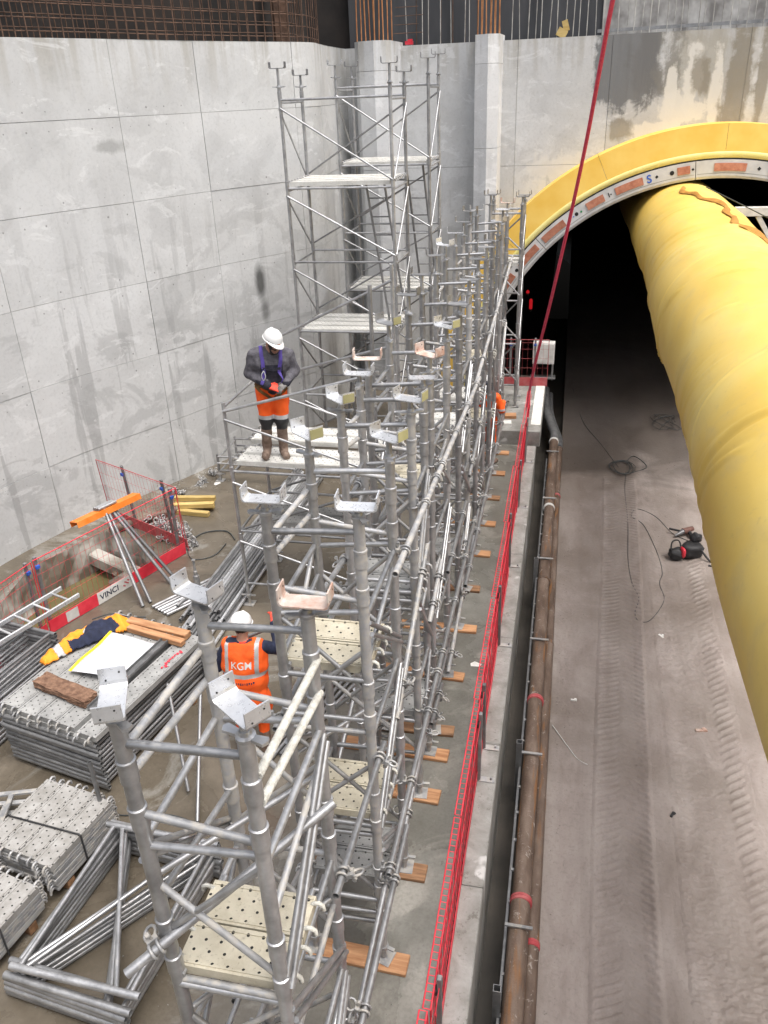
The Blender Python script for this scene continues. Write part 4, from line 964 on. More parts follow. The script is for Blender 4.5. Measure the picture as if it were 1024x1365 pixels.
# left pile
stack(15, 'galvanised scaffold frame, %s in the pile at the left picture edge', 1.5, 1.9, (-6.66, 6.2), R(-9), .045, .057, 'frames piled at the left edge', 1, .026)
ld = thing('ladder', 'aluminium ladder lying on the pile at the left picture edge', 'ladder', (-6.3, 7.0, .92), R(-19))
for s in (-.17, .17): bbox('stile', (s, 0, 0), (.025, 1.7, .06), 'galv_new', ld)
for k in range(6): tube('rung', (-.17, -.7+k*.28, 0), (.17, -.7+k*.28, 0), .016, 'galv_new', ld, n=8)
# strapped plank piles
def strapped(label, c, rz, L, nacross, nl, group):
    rm = Matrix.Rotation(rz, 3, 'Z')
    for lay in range(nl):
        for k in range(nacross):
            p = Vector((c[0], c[1], .17+lay*.036))+rm @ Vector(((k-(nacross-1)/2)*.205, random.uniform(-.012, .012), 0))
            t = thing('steel_plank', label % (ORD[k].replace('lowest', 'first')+' from left in the '+(ORD[lay] if lay < nl-1 else 'top')+' layer'), 'plank', tuple(p), rz+random.uniform(-.008, .008), group)
            if lay == nl-1: plank(t, -L/2, L/2, 0, 0, 'deck_mid', .2, 'y')
            else:
                d = bbox('plank_body', (0, 0, -.02), (.2, L, .034), 'galv_dusty', t, bev=.003)
                if k in (0, nacross-1):
                    hm = _mc.get(('hook', 'deck_grey')) or list(_mc.values())[0]
                    for s in (-1, 1):
                        for q in (-.06, .06): link('hook', hm, t, (q, s*(L/2-.01), -.01), (0, 0, s*PI/2))
    for q in (-.12,):
        top = .17+nl*.036-.022; hw = nacross*.205/2+.012
        pts = [(-hw, q, .1), (-hw, q, top-.01), (-hw+.02, q+.01, top), (hw-.02, q+.08, top), (hw, q+.08, top-.01), (hw, q+.08, .1)]
        g = G(); g.path([Vector((c[0], c[1], 0))+rm @ Vector(p_) for p_ in pts], .009, 6)
        tag(g.ob('strap', 'black'), 'black strap around the %s plank pile' % ('rear' if c[1] > 4.3 else 'front'), 'strap', 'straps on plank piles')
    for q in (-.25, .25):
        p = Vector((c[0], c[1], .06))+rm @ Vector((0, q, 0)); tag(bbox('bearer', p, (nacross*.2, .09, .1), 'wood_wet', None, (0, 0, rz)), 'timber bearer %s under the %s strapped plank pile' % ('in front' if q < 0 else 'at the back', 'rear' if c[1] > 4.3 else 'front'), 'timber', 'timber bearers')
strapped('dusty steel plank, %s of the rear strapped pile', (-4.50, 4.72), R(-11), .82, 4, 9, 'planks in the rear strapped pile')
strapped('dusty steel plank, %s of the front strapped pile', (-4.68, 3.74), R(-11), .82, 4, 8, 'planks in the front strapped pile')
# bright Z braced frames bottom left
for k in range(5):
    frame('scaffold_section', 'bright Z braced scaffold frame, %s in the neat pile at bottom left' % (ORD[k] if k < 4 else 'fifth'), 1.16, 1.5, (-3.47+.012*k, 4.05+random.uniform(-.01, .01), .05+k*.066), R(-6)+random.uniform(-.02, .02), 'Z braced frames at bottom left', 2, .033, 'galv')
for k in range(2):
    frame('scaffold_section', 'bright scaffold frame lying askew on the bottom left pile, %s of two' % ['lower', 'upper'][k], 1.14, 1.44, (-3.42+.04*k, 4.09-.05*k, .39+k*.062), R(-4.5+2.5*k), 'askew frames at bottom left', 2, .031, 'galv')
# loose props and small frame pieces
for i, (x, y, h) in enumerate(((-4.14, 5.03, .96), (-4.62, 2.95, 1.1))):
    t = thing('bent_post', ['thin grey upright post between the two left piles', 'thin grey upright post at the bottom left corner'][i], 'post', (x, y, 0))
    tube('post_tube', (0, 0, .01), (.0, 0, h), .022, 'galv_dark', t, True); bbox('foot_plate', (0, 0, .005), (.12, .12, .01), 'galv_dark', t)
for i, (a, b_) in enumerate((((-4.35, 3.35, .5), (-3.85, 2.75, .12)), ((-4.5, 3.6, .62), (-4.2, 2.9, .2)), ((-3.4, 2.6, .03), (-2.6, 3.1, .03)))):
    o = tube('scaffold_tube', a, b_, .022, 'galv', None, True); tag(o, ['tube sloping across the bottom left corner, front one', 'tube sloping across the bottom left corner, rear one', 'short tube on the slab right of the Z braced frames'][i], 'tube', 'loose tubes at bottom left')
for i in range(3):
    t = thing('angle_section', 'small pale metal section, %s of three at the left edge behind strapped planks' % ['front one', 'middle one', 'back one'][i], 'scaffold part', (-5.45+.02*i, 5.0+.09*i, .05+.05*i), R(14+2*i), 'small pale frames at left edge')
    bbox('bar', (0, 0, 0), (1.0, .05, .03), 'galv_dusty', t); bbox('bar', (.1, -.25, 0), (.05, .45, .03), 'galv_dusty', t); bbox('bar', (-.1, -.45, 0), (.9, .05, .03), 'galv_dusty', t)
# long tube bundle on the slab
TB = []
for lay, n in ((0, 15), (1, 13), (2, 8)):
    for k in range(n): TB.append((lay, k, n))
for i, (lay, k, n) in enumerate(TB):
    x = -4.60+(k-(n-1)/2)*.0505; y0 = 8.25+random.uniform(-.25, .5)+.1*lay; L = random.choice((4.6, 4.9, 5.1)); z = .06+lay*.046
    sk = random.uniform(-.01, .01)
    o = tube('scaffold_tube', (x-.03+sk, y0, z), (x+.03-sk*.5-.02, y0+L, z), .0235, random.choice(('galv', 'galv', 'galv_dark', 'galv_new')), None, True, 10)
    tag(o, 'long galvanised tube, %s from left in the %s layer of the floor bundle' % (['first', 'second', 'third', 'fourth', 'fifth', 'sixth', 'seventh', 'eighth', 'ninth', 'tenth', 'eleventh', 'twelfth', 'thirteenth', 'fourteenth', 'fifteenth'][k], ['bottom', 'middle', 'top'][lay]), 'tube', 'tubes in the long floor bundle')
for i in range(6):
    o = tube('scaffold_tube', (-5.55+.06*i, 8.85-.03*i, .03), (-4.75+.05*i, 10.1-.06*i, .03), .024, random.choice(('galv', 'galv_new')), None, True, 10)
    tag(o, 'short tube, %s from left in the small bunch beside the trestle' % ORD[i].replace('lowest', 'first'), 'tube', 'short tubes beside the trestle')
t = thing('jack_base', 'screw jack standing up at the near end of the tube bundle', 'jack', (-5.05, 9.35, .12)); G().lathe([(.045, 0), (.045, .18), (.03, .2), (.03, .26), (.018, .27), (.018, .42), (.028, .43), (.028, .45)], 12).ob('jack_body', 'galv_dusty', t)
tube('jack_arm', (-.1, -.5, -.03), (.02, 0, .03), .024, 'galv', t, True)
for i in range(5):
    o = tube('scaffold_tube', (-2.95+.09*i, 6.1+.12*i, .03), (-2.35+.07*i, 8.6-.1*i, .03), .0235, random.choice(('galv', 'galv_dark')), None, True, 10)
    tag(o, 'tube lying behind the near towers, %s from left right of the back turned worker' % ORD[i].replace('lowest', 'first'), 'tube', 'tubes on the slab behind the near towers')
for i, (a, b_) in enumerate((((-3.3, 5.3, .03), (-3.75, 6.6, .55)), ((-3.95, 6.3, .9), (-3.55, 5.65, .05)))):
    o = tube('scaffold_tube', a, b_, .02, 'galv', None, True, 10); tag(o, ['thin prop leaning against the jacket pile, lower one', 'thin prop with ring end leaning on the jacket pile'][i], 'tube', 'props leaning on the jacket pile')
#%%PART4
# ------------------------------------------------------------------ barriers
def barrier(label, A, B, H, posts, kick=.15, mat='red', lean=0, group=None, foot=True, foot_dir=1, banner=None, step=.065, z0=0.0, rows=None):
    A, B = Vector((*A, z0)), Vector((*B, z0)); d = B-A; L = d.length; rz = math.atan2(d.y, d.x)
    t = thing('mesh_barrier', label, 'barrier', tuple(A), rz, group); t.rotation_euler = (lean, 0, rz)
    g = G(); n = int(L/step); w = .0028 if foot else .0021
    for k in range(n+1):
        x = L*k/n; jx = random.uniform(-.006, .006)
        g.tube((x, jx*.5, .02), (x+jx, jx, H), w, 4, cap=False)
    for z in (rows or [H*q for q in (.2, .4, .6, .8)]): g.tube((0, .004, z), (L, .004, z), w*1.2, 4, cap=False)
    for z in (H-.06,): g.tube((0, -.03, z), (L, -.03, z), w*1.4, 4, cap=False)
    g.ob('wire_mesh', mat, t, kind='stuff')
    tube('top_rail', (0, 0, H), (L, 0, H), .007, mat, t, n=6)
    if foot:
        tube('top_rail', (0, .055, H+.004), (L, .055, H+.004), .006, mat, t, n=6)
        g = G()
        for k in range(n+1): g.tube((L*k/n, 0, H+.002), (L*k/n, .055, H+.006), .0035, 5, cap=False)
        g.ob('top_fold', mat, t, kind='stuff')
    for x in (0, L): tube('end_bar', (x, 0, 0), (x, 0, H), .007, mat, t, n=6)
    kb_ = bbox('kick_board', (L/2, -.012, kick/2+.015), (L, .006, kick), mat, t, bev=.001)
    for x in posts:
        p = bbox('post', (x, .03*foot_dir, H/2), (.045, .035, H+.06), 'galv_dark', t)
        bbox('clip', (0, -.03*foot_dir, H/2-.12), (.06, .03, .05), 'blue' if not foot else 'black', p)
        if foot:
            f_ = bbox('foot', (0, .085*foot_dir, -H/2+.048), (.07, .16, .012), 'galv_dusty', p)
            g = G(); g.lathe([(.012, 0), (.012, .03)], 8, c=(0, .04*foot_dir, .006)); g.ob('anchor_bolt', 'galv', f_)
    if banner:
        x, txt = banner
        bb = bbox('name_board', (x, -.018, kick/2+.015), (.62, .004, kick*.98), 'white', t, bev=.001)
        m = text_mesh(txt, .13, .001, .002); m.materials.append(MAT['navy']); link('lettering', m, bb, (-.10, -.004, 0), (R(90), 0, 0))
        g = G()
        for (cx, cz, a) in ((.2, .02, .6), (.235, -.01, .6), (.17, -.03, .6), (.255, .03, .6)): g.box((cx, -.004, cz), (.045, .002, .018), Matrix.Rotation(a, 3, 'Y'))
        g.ob('red_emblem', 'red', bb)
        bbox('patch', (-.75, 0, 0), (.2, .003, kick*.8), 'white', bb, bev=.001)
    return t
ys = [1.6, 3.35, 5.05, 6.6, 8.5, 10.5, 12.5, 14.45, 16.3]
for i, (a, b_) in enumerate(zip(ys[:-1], ys[1:])):
    x = -.60+random.uniform(-.008, .008)
    barrier('red mesh edge barrier panel along the kerb, %s from the viewer' % ORDN[i], (x, a), (x+random.uniform(-.02, .02)+(.02 if i == 3 else 0), b_-.02), .9+random.uniform(-.02, .02), [.22 if i != 2 else 1.3], .15, 'red', random.uniform(-.02, .02), 'red barrier panels along the kerb', True, -1, None, .06)
barrier('dim red mesh barrier across the slab end at the tunnel mouth', (-1.45, 18.4), (-.3, 18.45), 1.1, [.3, .85], .2, 'red_dusty', 0, None, False, 1, None, .11, .3)
barrier('red mesh barrier beside the sump with a white name board on its kick board', (-6.68, 8.05), (-5.74, 10.42), 1.18, [.05, 2.45], .2, 'red', .02, None, False, 1, (1.12, 'VINCI'), .085)
barrier('red mesh barrier beside the sump running out of the left picture edge', (-6.95, 6.3), (-6.68, 8.0), 1.18, [.9, 1.65], .2, 'red', .02, None, False, 1, None, .085)
barrier('dusty red mesh barrier standing across the slab against the left wall', (-5.72, 10.5), (-7.55, 11.35), 1.18, [.35, 1.35], .2, 'red_dusty', -.06, None, False, -1, None, .085)
# sump ledges and drain pipe
o = bbox('concrete_ledge', (-7.0, 10.42, -.38), (1.35, .24, .22), 'pit', None, (0, .05, R(-22)), .02); tag(o, 'broken muddy concrete ledge across the sump pit', 'ledge')
o = bbox('concrete_ledge', (-6.5, 9.85, -.66), (.4, .5, 1.0), 'pit', None, (0, 0, R(-20)), .03); tag(o, 'pale rough concrete block inside the sump pit', 'ledge')
g = G(); g.tube((-7.0, 10.2, -.42), (-6.92, 10.42, -.4), .06, 12, True); tag(g.ob('drain_pipe', 'rust_pipe'), 'short open drain pipe end sticking out into the sump pit', 'pipe')
o = tube('rusty_beam', (-7.3, 10.85, .08), (-6.5, 11.75, .08), .07, 'rust_pipe', None, True, 12); tag(o, 'rusty brown pipe lying behind the orange trestle beam', 'pipe')
# orange trestle
t = thing('trestle', 'orange channel beam on grey tube legs leaning over the red barrier', 'trestle', (-6.0, 9.3, 0)); TO = Vector((-6.0, 9.3, 0))
a, b_ = Vector((-6.70, 9.12, 1.13)), Vector((-6.24, 10.15, 1.13)); d = b_-a; rz = math.atan2(d.y, d.x)
g = G(); L = d.length
g.box((0, 0, .05), (L, .19, .008)); g.box((0, .092, .01), (L, .008, .085)); g.box((0, -.092, .01), (L, .008, .085)); g.ob('orange_channel', 'orange', t, (a+b_)/2-TO, (R(-12), 0, rz))
g = G()
for s in (-.05, 0, .05): g.tube((-.16, s, .085), (.16, s, .085), .026, 10, True)
g.ob('clamp_sleeve', 'galv', t, (a+b_)/2-TO, (R(-12), 0, rz))
ap = (a+b_)/2+Vector((0, 0, .06))
for s, e in ((-.06, (-5.70, 8.86, .02)), (-.0, (-5.64, 8.98, .02)), (.05, (-5.58, 9.52, .02)), (.1, (-5.53, 9.62, .02))):
    tube('leg', ap+Vector((0, s, 0))-TO, Vector(e)-TO, .027, 'galv_dark', t, True)
# yellow timbers by the wall
for i, (x, y, z, a_) in enumerate(((-6.28, 11.98, .045, 4), (-6.25, 11.72, .045, -3), (-6.3, 12.1, .13, 8), (-6.22, 11.84, .13, 12))):
    tag(bbox('timber_beam', (x, y, z), (.75, .10, .085), 'wood_yellow', None, (0, 0, R(a_)), .006), 'yellow timber beam, %s of the small stack by the left wall' % ['lower rear', 'lower front', 'upper rear', 'upper front'][i], 'timber', 'yellow timbers by the left wall')
# heap of couplers: each a thing
cm = coupler_mesh()
def clamp(p, label, group):
    o = link('scaffold_coupler', cm, None, p, (random.uniform(0, 6), random.uniform(0, 6), random.uniform(0, 6))); o.scale = (1.05, 1.05, 1.05); tag(o, label, 'coupler', group)
for i in range(56):
    u = random.gauss(0, .33); v_ = random.gauss(0, .1)
    clamp((-6.28+u*.78+v_*.2, 10.98-u*.42+v_+.04, .05+max(0, .09-abs(v_)*.4)*random.random()), 'small galvanised coupler in the heap behind the red barrier', 'couplers heaped behind the red barrier')
for i in range(8): clamp((-5.72+random.uniform(-.09, .09), 10.62+random.uniform(-.1, .1), .05), 'small galvanised coupler at the outer barrier corner', 'couplers at the outer barrier corner')
for i in range(12):
    k = i % 3; c = ((-6.85, 12.55), (-6.62, 13.0), (-6.52, 13.45))[k]
    clamp((c[0]+random.uniform(-.08, .12), c[1]+random.uniform(-.12, .1), .045), 'small galvanised coupler lying along the foot of the left wall', 'couplers along the foot of the left wall')
def cable(label, pts, r=.009, mat='cable', cat='cable', n=6, name='cable'):
    g = G(); g.path(catmull(pts, n), r, 6); return tag(g.ob(name, mat), label, cat)
cable('black cable loop on the slab beside the red barrier corner', [(-5.85, 10.75, .02), (-5.7, 11.1, .02), (-5.35, 11.2, .02), (-5.1, 10.95, .012)], .011)
cable('thin black cable curl in front of the red barrier corner', [(-5.8, 10.6, .012), (-5.55, 10.25, .012), (-5.25, 10.4, .012), (-5.2, 10.8, .012)], .008)
g = G(); g.path([(-2.7+.32*math.cos(a*.35)*(1+.2*math.sin(a)), 8.9+.28*math.sin(a*.35)*(1+.15*math.cos(a*1.7)), .02+.004*(a % 5)) for a in range(60)], .008, 5)
MAT['green_rope'] = simple('green_rope', (.03, .13, .09), (.05, .2, .14), 9, (.7, .8), 0, 0, 40)
tag(g.ob('rope_coil', 'green_rope'), 'green rope coil on the slab behind the near towers', 'rope')
cable('thin black cord lying between the jacket pile and the bottom frames', [(-5.0, 5.3, .012), (-4.2, 5.25, .012), (-3.6, 5.35, .012), (-3.05, 5.2, .012)], .007)
# ------------------------------------------------------------------ jacket, paper, timbers on the pile
def soft(name, outline, base, hfun, res=.009):
    """puffy cloth body over a polygon outline given in local x, y"""
    xs = [p[0] for p in outline]; ys_ = [p[1] for p in outline]; n = len(outline)
    def inside(x, y):
        c = False
        for i in range(n):
            (x0, y0), (x1, y1) = outline[i], outline[i-1]
            if (y0 > y) != (y1 > y) and x < (x1-x0)*(y-y0)/(y1-y0)+x0: c = not c
        return c
    def dist(x, y):
        b = 9
        for i in range(n):
            a_, c_ = Vector(outline[i-1]), Vector(outline[i]); ab = c_-a_; tt = max(0, min(1, (Vector((x, y))-a_).dot(ab)/ab.length_squared)); b = min(b, (a_+ab*tt-Vector((x, y))).length)
        return b
    idx = {}; g = G(); vs = []; cells = []
    nx_, ny_ = int((max(xs)-min(xs))/res)+2, int((max(ys_)-min(ys_))/res)+2
    ok = {(i, j) for i in range(nx_) for j in range(ny_) if inside(min(xs)+(i+.5)*res, min(ys_)+(j+.5)*res)}
    def vid(i, j):
        if (i, j) not in idx:
            x, y = min(xs)+i*res, min(ys_)+j*res; d = dist(x, y) if inside(x, y) else 0
            idx[(i, j)] = len(vs); vs.append((x, y, hfun(x, y, d)))
        return idx[(i, j)]
    fs = [(vid(i, j), vid(i+1, j), vid(i+1, j+1), vid(i, j+1)) for i, j in ok]
    return vs, fs, idx, ok
out = [(-.42, -.30), (-.33, -.36), (-.22, -.24), (-.10, -.13), (.08, -.02), (.22, .10), (.36, .14), (.40, .26), (.30, .34), (.16, .42), (.04, .36), (-.06, .24), (-.20, .14), (-.30, .02), (-.38, -.14)]
def hj(x, y, d):
    h = .012+.085*min(1, d/.09)**.6
    return h+.014*math.sin(22*x+9*y)*min(1, d/.05)+.012*math.sin(31*y-14*x+2)*min(1, d/.05)+.006*math.sin(60*x+45*y)
vs, fs, _, _ = soft('jacket', out, 0, hj)
jk = thing('hivis_jacket', 'folded orange and navy high visibility jacket lying on the plank pile', 'jacket', (-5.29, 6.98, .802), R(12))
jk.scale = (1.1, 1.28, 1.15)
grp = {0: [], 1: [], 2: []}
for f in fs:
    cx_ = sum(vs[i][0] for i in f)/4; cy_ = sum(vs[i][1] for i in f)/4; u = cx_*.62+cy_*.78; v_ = -cx_*.78+cy_*.62
    if -.20 < u < .42 and v_ < .10+.05*math.sin(u*14) and not (v_ < -.12) and not (u > .30): grp[1].append(f)
    elif -.34 < u < -.27 or (.0 < u < .33 and .10 < v_ < .13): grp[2].append(f)
    else: grp[0].append(f)
for k, (nm, mt) in enumerate((('jacket_body', 'hivis_amber'), ('navy_panel', 'navy'), ('reflective_tape', 'reflective'))):
    g = G(); g.add(vs, grp[k], True); o = g.ob(nm, mt, jk)
    md = o.modifiers.new('s', 'SOLIDIFY'); md.thickness = .006
pp = thing('plan_document', 'white plan sheet in a clear plastic sleeve with a yellow edge on the plank pile', 'document', (-4.83, 6.72, .808), R(-8))
def sheet(w, h, z, wave, n=16):
    g = G(); vs = [(-w/2+w*i/n, -h/2+h*j/n, z+wave(i/n, j/n)) for j in range(n+1) for i in range(n+1)]
    g.add(vs, [(j*(n+1)+i, j*(n+1)+i+1, (j+1)*(n+1)+i+1, (j+1)*(n+1)+i) for j in range(n) for i in range(n)], True); return g
wv = lambda u, v: .018*math.sin(u*3+v*1.5)+.012*math.sin(v*7+u*2)+.03*u*u*(1-v)
for nm, g, mt, lo in (('sleeve', sheet(.62, .74, 0.03, wv), 'plastic_sleeve', (0, 0, 0)), ('paper_sheet', sheet(.55, .5, .036, lambda u, v: wv(.05+u*.9, .08+v*.67)), 'paper', (0, -.06, 0)), ('yellow_edge', sheet(.035, .76, .038, lambda u, v: wv(0, v)), 'yellow_strip', (-.315, 0, 0))):
    o = g.ob(nm, mt, pp, lo); md = o.modifiers.new('s', 'SOLIDIFY'); md.thickness = .003
def onto(lx, ly, z): return onA(lx, ly, z)
tag(bbox('timber_beam', onA(.12, .80, .835), (.88, .12, .08), 'wood', None, (0, 0, AR+.02), .006), 'brown timber beam across the back of the plank pile', 'timber')
tag(bbox('timber_beam', onA(.18, .68, .83), (.82, .09, .07), 'wood', None, (0, 0, AR-.02), .006), 'thinner brown timber beam beside the one at the back of the plank pile', 'timber')
g = G(); bm = bmesh.new(); bmesh.ops.create_cube(bm, size=1); bmesh.ops.scale(bm, vec=(.78, .19, .085), verts=bm.verts); bmesh.ops.subdivide_edges(bm, edges=bm.edges[:], cuts=9, use_grid_fill=True)
for v_ in bm.verts: v_.co += Vector((random.uniform(-.008, .008), random.uniform(-.008, .008), random.uniform(-.008, .008)))
m = bpy.data.meshes.new('timber'); bm.to_mesh(m); bm.free(); m.materials.append(MAT['wood_rough']); p = onA(-.1, -.52, .845)
tag(link('timber_beam', m, None, p, (0, 0, AR-.08)), 'rough bark brown timber across the front of the plank pile', 'timber')
cable('black strap and cable lying at the back of the plank pile', [(-5.5, 7.4, .82), (-5.3, 7.52, .84), (-5.05, 7.5, .835), (-4.85, 7.55, .82)], .009)
# ------------------------------------------------------------------ trench pipes, cable rack
def pipe(label, x, z, r, cuts, mats, col):
    t = thing('trench_pipe', label, 'pipe', (x, cuts[0], z))
    for i, (a, b_) in enumerate(zip(cuts[:-1], cuts[1:])):
        tube('pipe_length', (random.uniform(-.008, .008), a-cuts[0]+.01, 0), (random.uniform(-.008, .008), b_-cuts[0]-.01, 0), r*random.uniform(.97, 1.02), mats, t, n=18)
        g = G(); g.lathe([(r*1.02, -.035), (r*1.13, -.03), (r*1.16, -.005), (r*1.10, .0), (r*1.16, .005), (r*1.13, .03), (r*1.02, .035)], 18); cp = g.ob('pipe_coupling', col[i % len(col)], t, (0, b_-cuts[0], 0), (R(90), 0, 0))
    return t
pipe('thick rusty brown pipe running along the trench beside the road', -.055, -.60, .095, (-2, 5.45, 8.45, 11.4, 14.0, 17.3), 'rust_pipe', ('red_dusty', 'red_dusty', 'rust_pipe', 'white', 'white'))
pipe('thinner dark brown pipe tucked between the thick pipe and the road', .07, -.74, .07, (-2, 5.1, 9.9, 14.8, 17.2), 'rust_pipe', ('red_dusty', 'rust_pipe'))
for i, (x, z) in enumerate(((-.055, -.6), (.07, -.74))):
    P = catmull([(x, 17.3, z), (x, 17.8, z), (x-.1, 18.4, z), (x-.25, 19.4, z+.05), (x-.3, 20.6, z+.1)], 6); g = G(); g.path(P, .095-.02*i, 14); tag(g.ob('flexible_hose', 'galv_dark'), ['thick grey hose bending away from the trench pipe end', 'thinner grey hose bending away from the trench pipe end'][i], 'hose')
ck = thing('cable_ladder', 'ladder like steel bracket rack in the trench left of the pipe', 'rack', (-.16, 3, -.78))
for s in (0,): bbox('rack_rail', (-.02, 6.5, .1), (.03, 14, .04), 'galv_dark', ck)
y = 0.2
while y < 13.6:
    lg = int(round(y/.38)) % 6 == 0; bbox('rung', (.06 if not lg else .10, y, .12 if not lg else .292), (.16 if not lg else .26, .032, .024), 'galv_dusty', ck); y += .38
for i, (y, h) in enumerate(((4.35, .95), (7.35, .95), (11.6, .95))):
    g = G()
    for sx, sy, dx_, dy_ in ((-.03, 0, .006, .066), (.03, 0, .006, .066), (0, -.03, .054, .006), (0, .03, .054, .006)): g.box((sx, sy, h/2), (dx_, dy_, h))
    tag(g.ob('square_post', 'galv_dark', None, (-.2, y, -1.25)), 'open square steel post in the trench, %s from the viewer' % ORDN[i], 'post', 'square posts in the trench')
# concrete step at the slab end
t = thing('concrete_step', 'white topped concrete step block at the slab end by the tunnel', 'step', (-.9, 17.3, 0))
bbox('step_block', (0, 0, .14), (1.15, 3.4, .34), 'kerb', t, bev=.015); bbox('white_top', (.46, .1, .316), (.2, 2.9, .012), 'white', t, bev=.003)
for i, (x, y) in enumerate(((-1.05, 15.9), (-.98, 16.35))): tag(bbox('packing_block', (x, y, .34), (.24, .2, .07), ('white', 'wood')[i], None, (0, 0, .1)), ['pale flat packing block on the concrete step', 'timber packing block on the concrete step'][i], 'block')
# ------------------------------------------------------------------ things on the road
def rz_(x, y): return roadz(x, y)
def rcable(label, pts, r=.0055): return cable(label, [(x, y, rz_(x, y)+r) for x, y in pts], r)
rcable('long thin cable making a loop on the muddy road', [(2.5, 13.6), (2.2, 13.9), (1.95, 14.5), (1.62, 14.75), (1.5, 14.45), (1.7, 14.1), (1.86, 13.2), (1.9, 12.5), (1.82, 12.1), (1.85, 11.6), (1.6, 11.0), (1.42, 10.95), (1.38, 11.2), (1.46, 11.6), (1.38, 12.1), (1.36, 12.9), (1.42, 14.2), (1.43, 15.6), (1.5, 16.6)])
g = G(); g.path([(1.42+.22*math.cos(a*.5)*(1+.3*math.sin(a*.37)), 16.75+.35*math.sin(a*.5)*(1+.2*math.cos(a*.53)), -.88+.003*(a % 6)) for a in range(70)], .0055, 5); tag(g.ob('cable_coil', 'cable'), 'tangled coil of thin cable on the road before the tunnel', 'cable')
g = G(); g.path([(2.55+.25*math.cos(a*.6)*(1+.3*math.sin(a*.37)), 19.6+.5*math.sin(a*.5)*(1+.2*math.cos(a*.53)), -.88+.003*(a % 6)) for a in range(60)], .0055, 5); tag(g.ob('cable_coil', 'cable'), 'tangled coil of thin cable farther inside the tunnel shade', 'cable')
rcable('thin cable running from the road coil into the tunnel', [(1.35, 16.8), (1.0, 18), (.6, 19.5), (.35, 22)])
rcable('thin cable strand leading right toward the duct in the tunnel shade', [(1.5, 17.0), (1.7, 17.4), (1.95, 16.9), (1.6, 16.5)], .009)
bg_ = thing('tool_bag', 'black tool bag with a red pocket lying on the road beside the duct', 'bag', (2.42, 13.1, rz_(2.4, 13.1)), R(20))
def blob_mesh(name, mat, parent, c, d, rot=(0, 0, 0), seed=0, amt=.12):
    bm = bmesh.new(); bmesh.ops.create_icosphere(bm, subdivisions=3, radius=.5); rnd = random.Random(seed)
    ph = [rnd.uniform(0, 6) for _ in range(6)]
    for v_ in bm.verts:
        q = v_.co.copy(); m_ = max(abs(q.x), abs(q.y), abs(q.z)); v_.co = q*(1+.45*(.5/m_-1)*.8)*(1+amt*math.sin(7*q.x+ph[0])*math.sin(8*q.y+ph[1])+amt*.6*math.sin(15*q.z+ph[2]+6*q.x))
        v_.co = Vector((v_.co.x*d[0], v_.co.y*d[1], v_.co.z*d[2]))
    m = bpy.data.meshes.new(name); bm.to_mesh(m); bm.free(); m.materials.append(MAT[mat])
    for p in m.polygons: p.use_smooth = True
    return link(name, m, parent, c, rot)
blob_mesh('bag_body', 'black', bg_, (0, 0, .13), (.42, .3, .28), (0, 0, .3), 1); blob_mesh('side_bag', 'black', bg_, (-.28, -.02, .1), (.26, .24, .2), (0, 0, -.2), 2); blob_mesh('red_pocket', 'red', bg_, (-.2, -.08, .15), (.08, .2, .18), (0, 0, -.2), 3, .05)
G().path(catmull([(-.38, 0, .18), (-.34, .06, .3), (-.22, .08, .3), (-.18, .04, .2)], 5), .014, 6).ob('handle', 'black', bg_); G().path(catmull([(.1, -.1, .2), (.2, -.28, .05), (.32, -.34, .03), (.36, -.2, .04), (.25, -.42, .03), (.12, -.4, .03)], 5), .018, 6).ob('strap', 'black', bg_)
blob_mesh('bag_top', 'black', bg_, (.12, .12, .28), (.2, .16, .2), (.4, .5, .3), 5)
dr = thing('power_drill', 'dusty brown power drill lying on the road beside the bag', 'tool', (2.38, 13.85, rz_(2.38, 13.85)+.05), R(35))
MAT['tool_brown'] = simple('tool_body', (.09, .04, .03), (.2, .1, .08), 9, (.6, .8), 0, .2, 40)
G().tube((-.02, 0, .04), (.2, 0, .05), .06, 12, r2=.045).ob('motor', 'tool_brown', dr); G().tube((-.02, 0, .04), (-.2, 0, .0), .05, 12, r2=.018).ob('chuck', 'galv_dark', dr); G().tube((.1, 0, .03), (.03, -.22, .0), .035, 10, r2=.04).ob('grip', 'black', dr); G().tube((-.06, .02, .05), (-.16, .2, .04), .02, 8).ob('side_handle', 'black', dr)
for i, (x, y, s, lab) in enumerate(((.45, 8.9, .05, 'tiny white scrap on the road left of the tyre track'), (1.55, 7.1, .05, 'tiny dark scrap on the road right of the tyre track'), (1.72, 10.6, .06, 'tiny white scrap of wire on the road by the cable loop'), (2.05, 8.6, .09, 'small pink offcut on the road beside the duct'))):
    g = G(); g.box((0, 0, .01), (s*1.6, s*.5, .02), Matrix.Rotation(i*1.1, 3, 'Z')); g.box((s*.4, s*.2, .02), (s*.6, s*.5, .015), Matrix.Rotation(i*.7, 3, 'Z')); tag(g.ob('scrap', ('white', 'black', 'white', 'pink_plate')[i], None, (x, y, rz_(x, y))), lab, 'scrap')
cable('thin pale wire lying across the road left of the tyre track', [(.18, 8.35, -.88), (.35, 8.05, -.885), (.5, 7.8, -.885), (.62, 7.72, -.885)], .006, 'white', 'wire', name='wire')
for i, (x, y, lab) in enumerate(((-.82, 8.3, 'small white scrap on the slab between boards and barrier'), (-6.25, 13.0, 'white scrap of paper on the slab near the left wall'), (-2.45, 5.6, 'white plastic scrap on the slab behind the nearest tower'))):
    g = G(); g.add([(-.06, -.03, .004), (.05, -.04, .012), (.07, .03, .004), (-.02, .05, .02), (-.07, .02, .006)], [(0, 1, 2, 3, 4)]); o = g.ob('scrap', 'white', None, (x, y, .002), (0, 0, i)); o.modifiers.new('s', 'SOLIDIFY').thickness = .006; tag(o, lab, 'scrap')
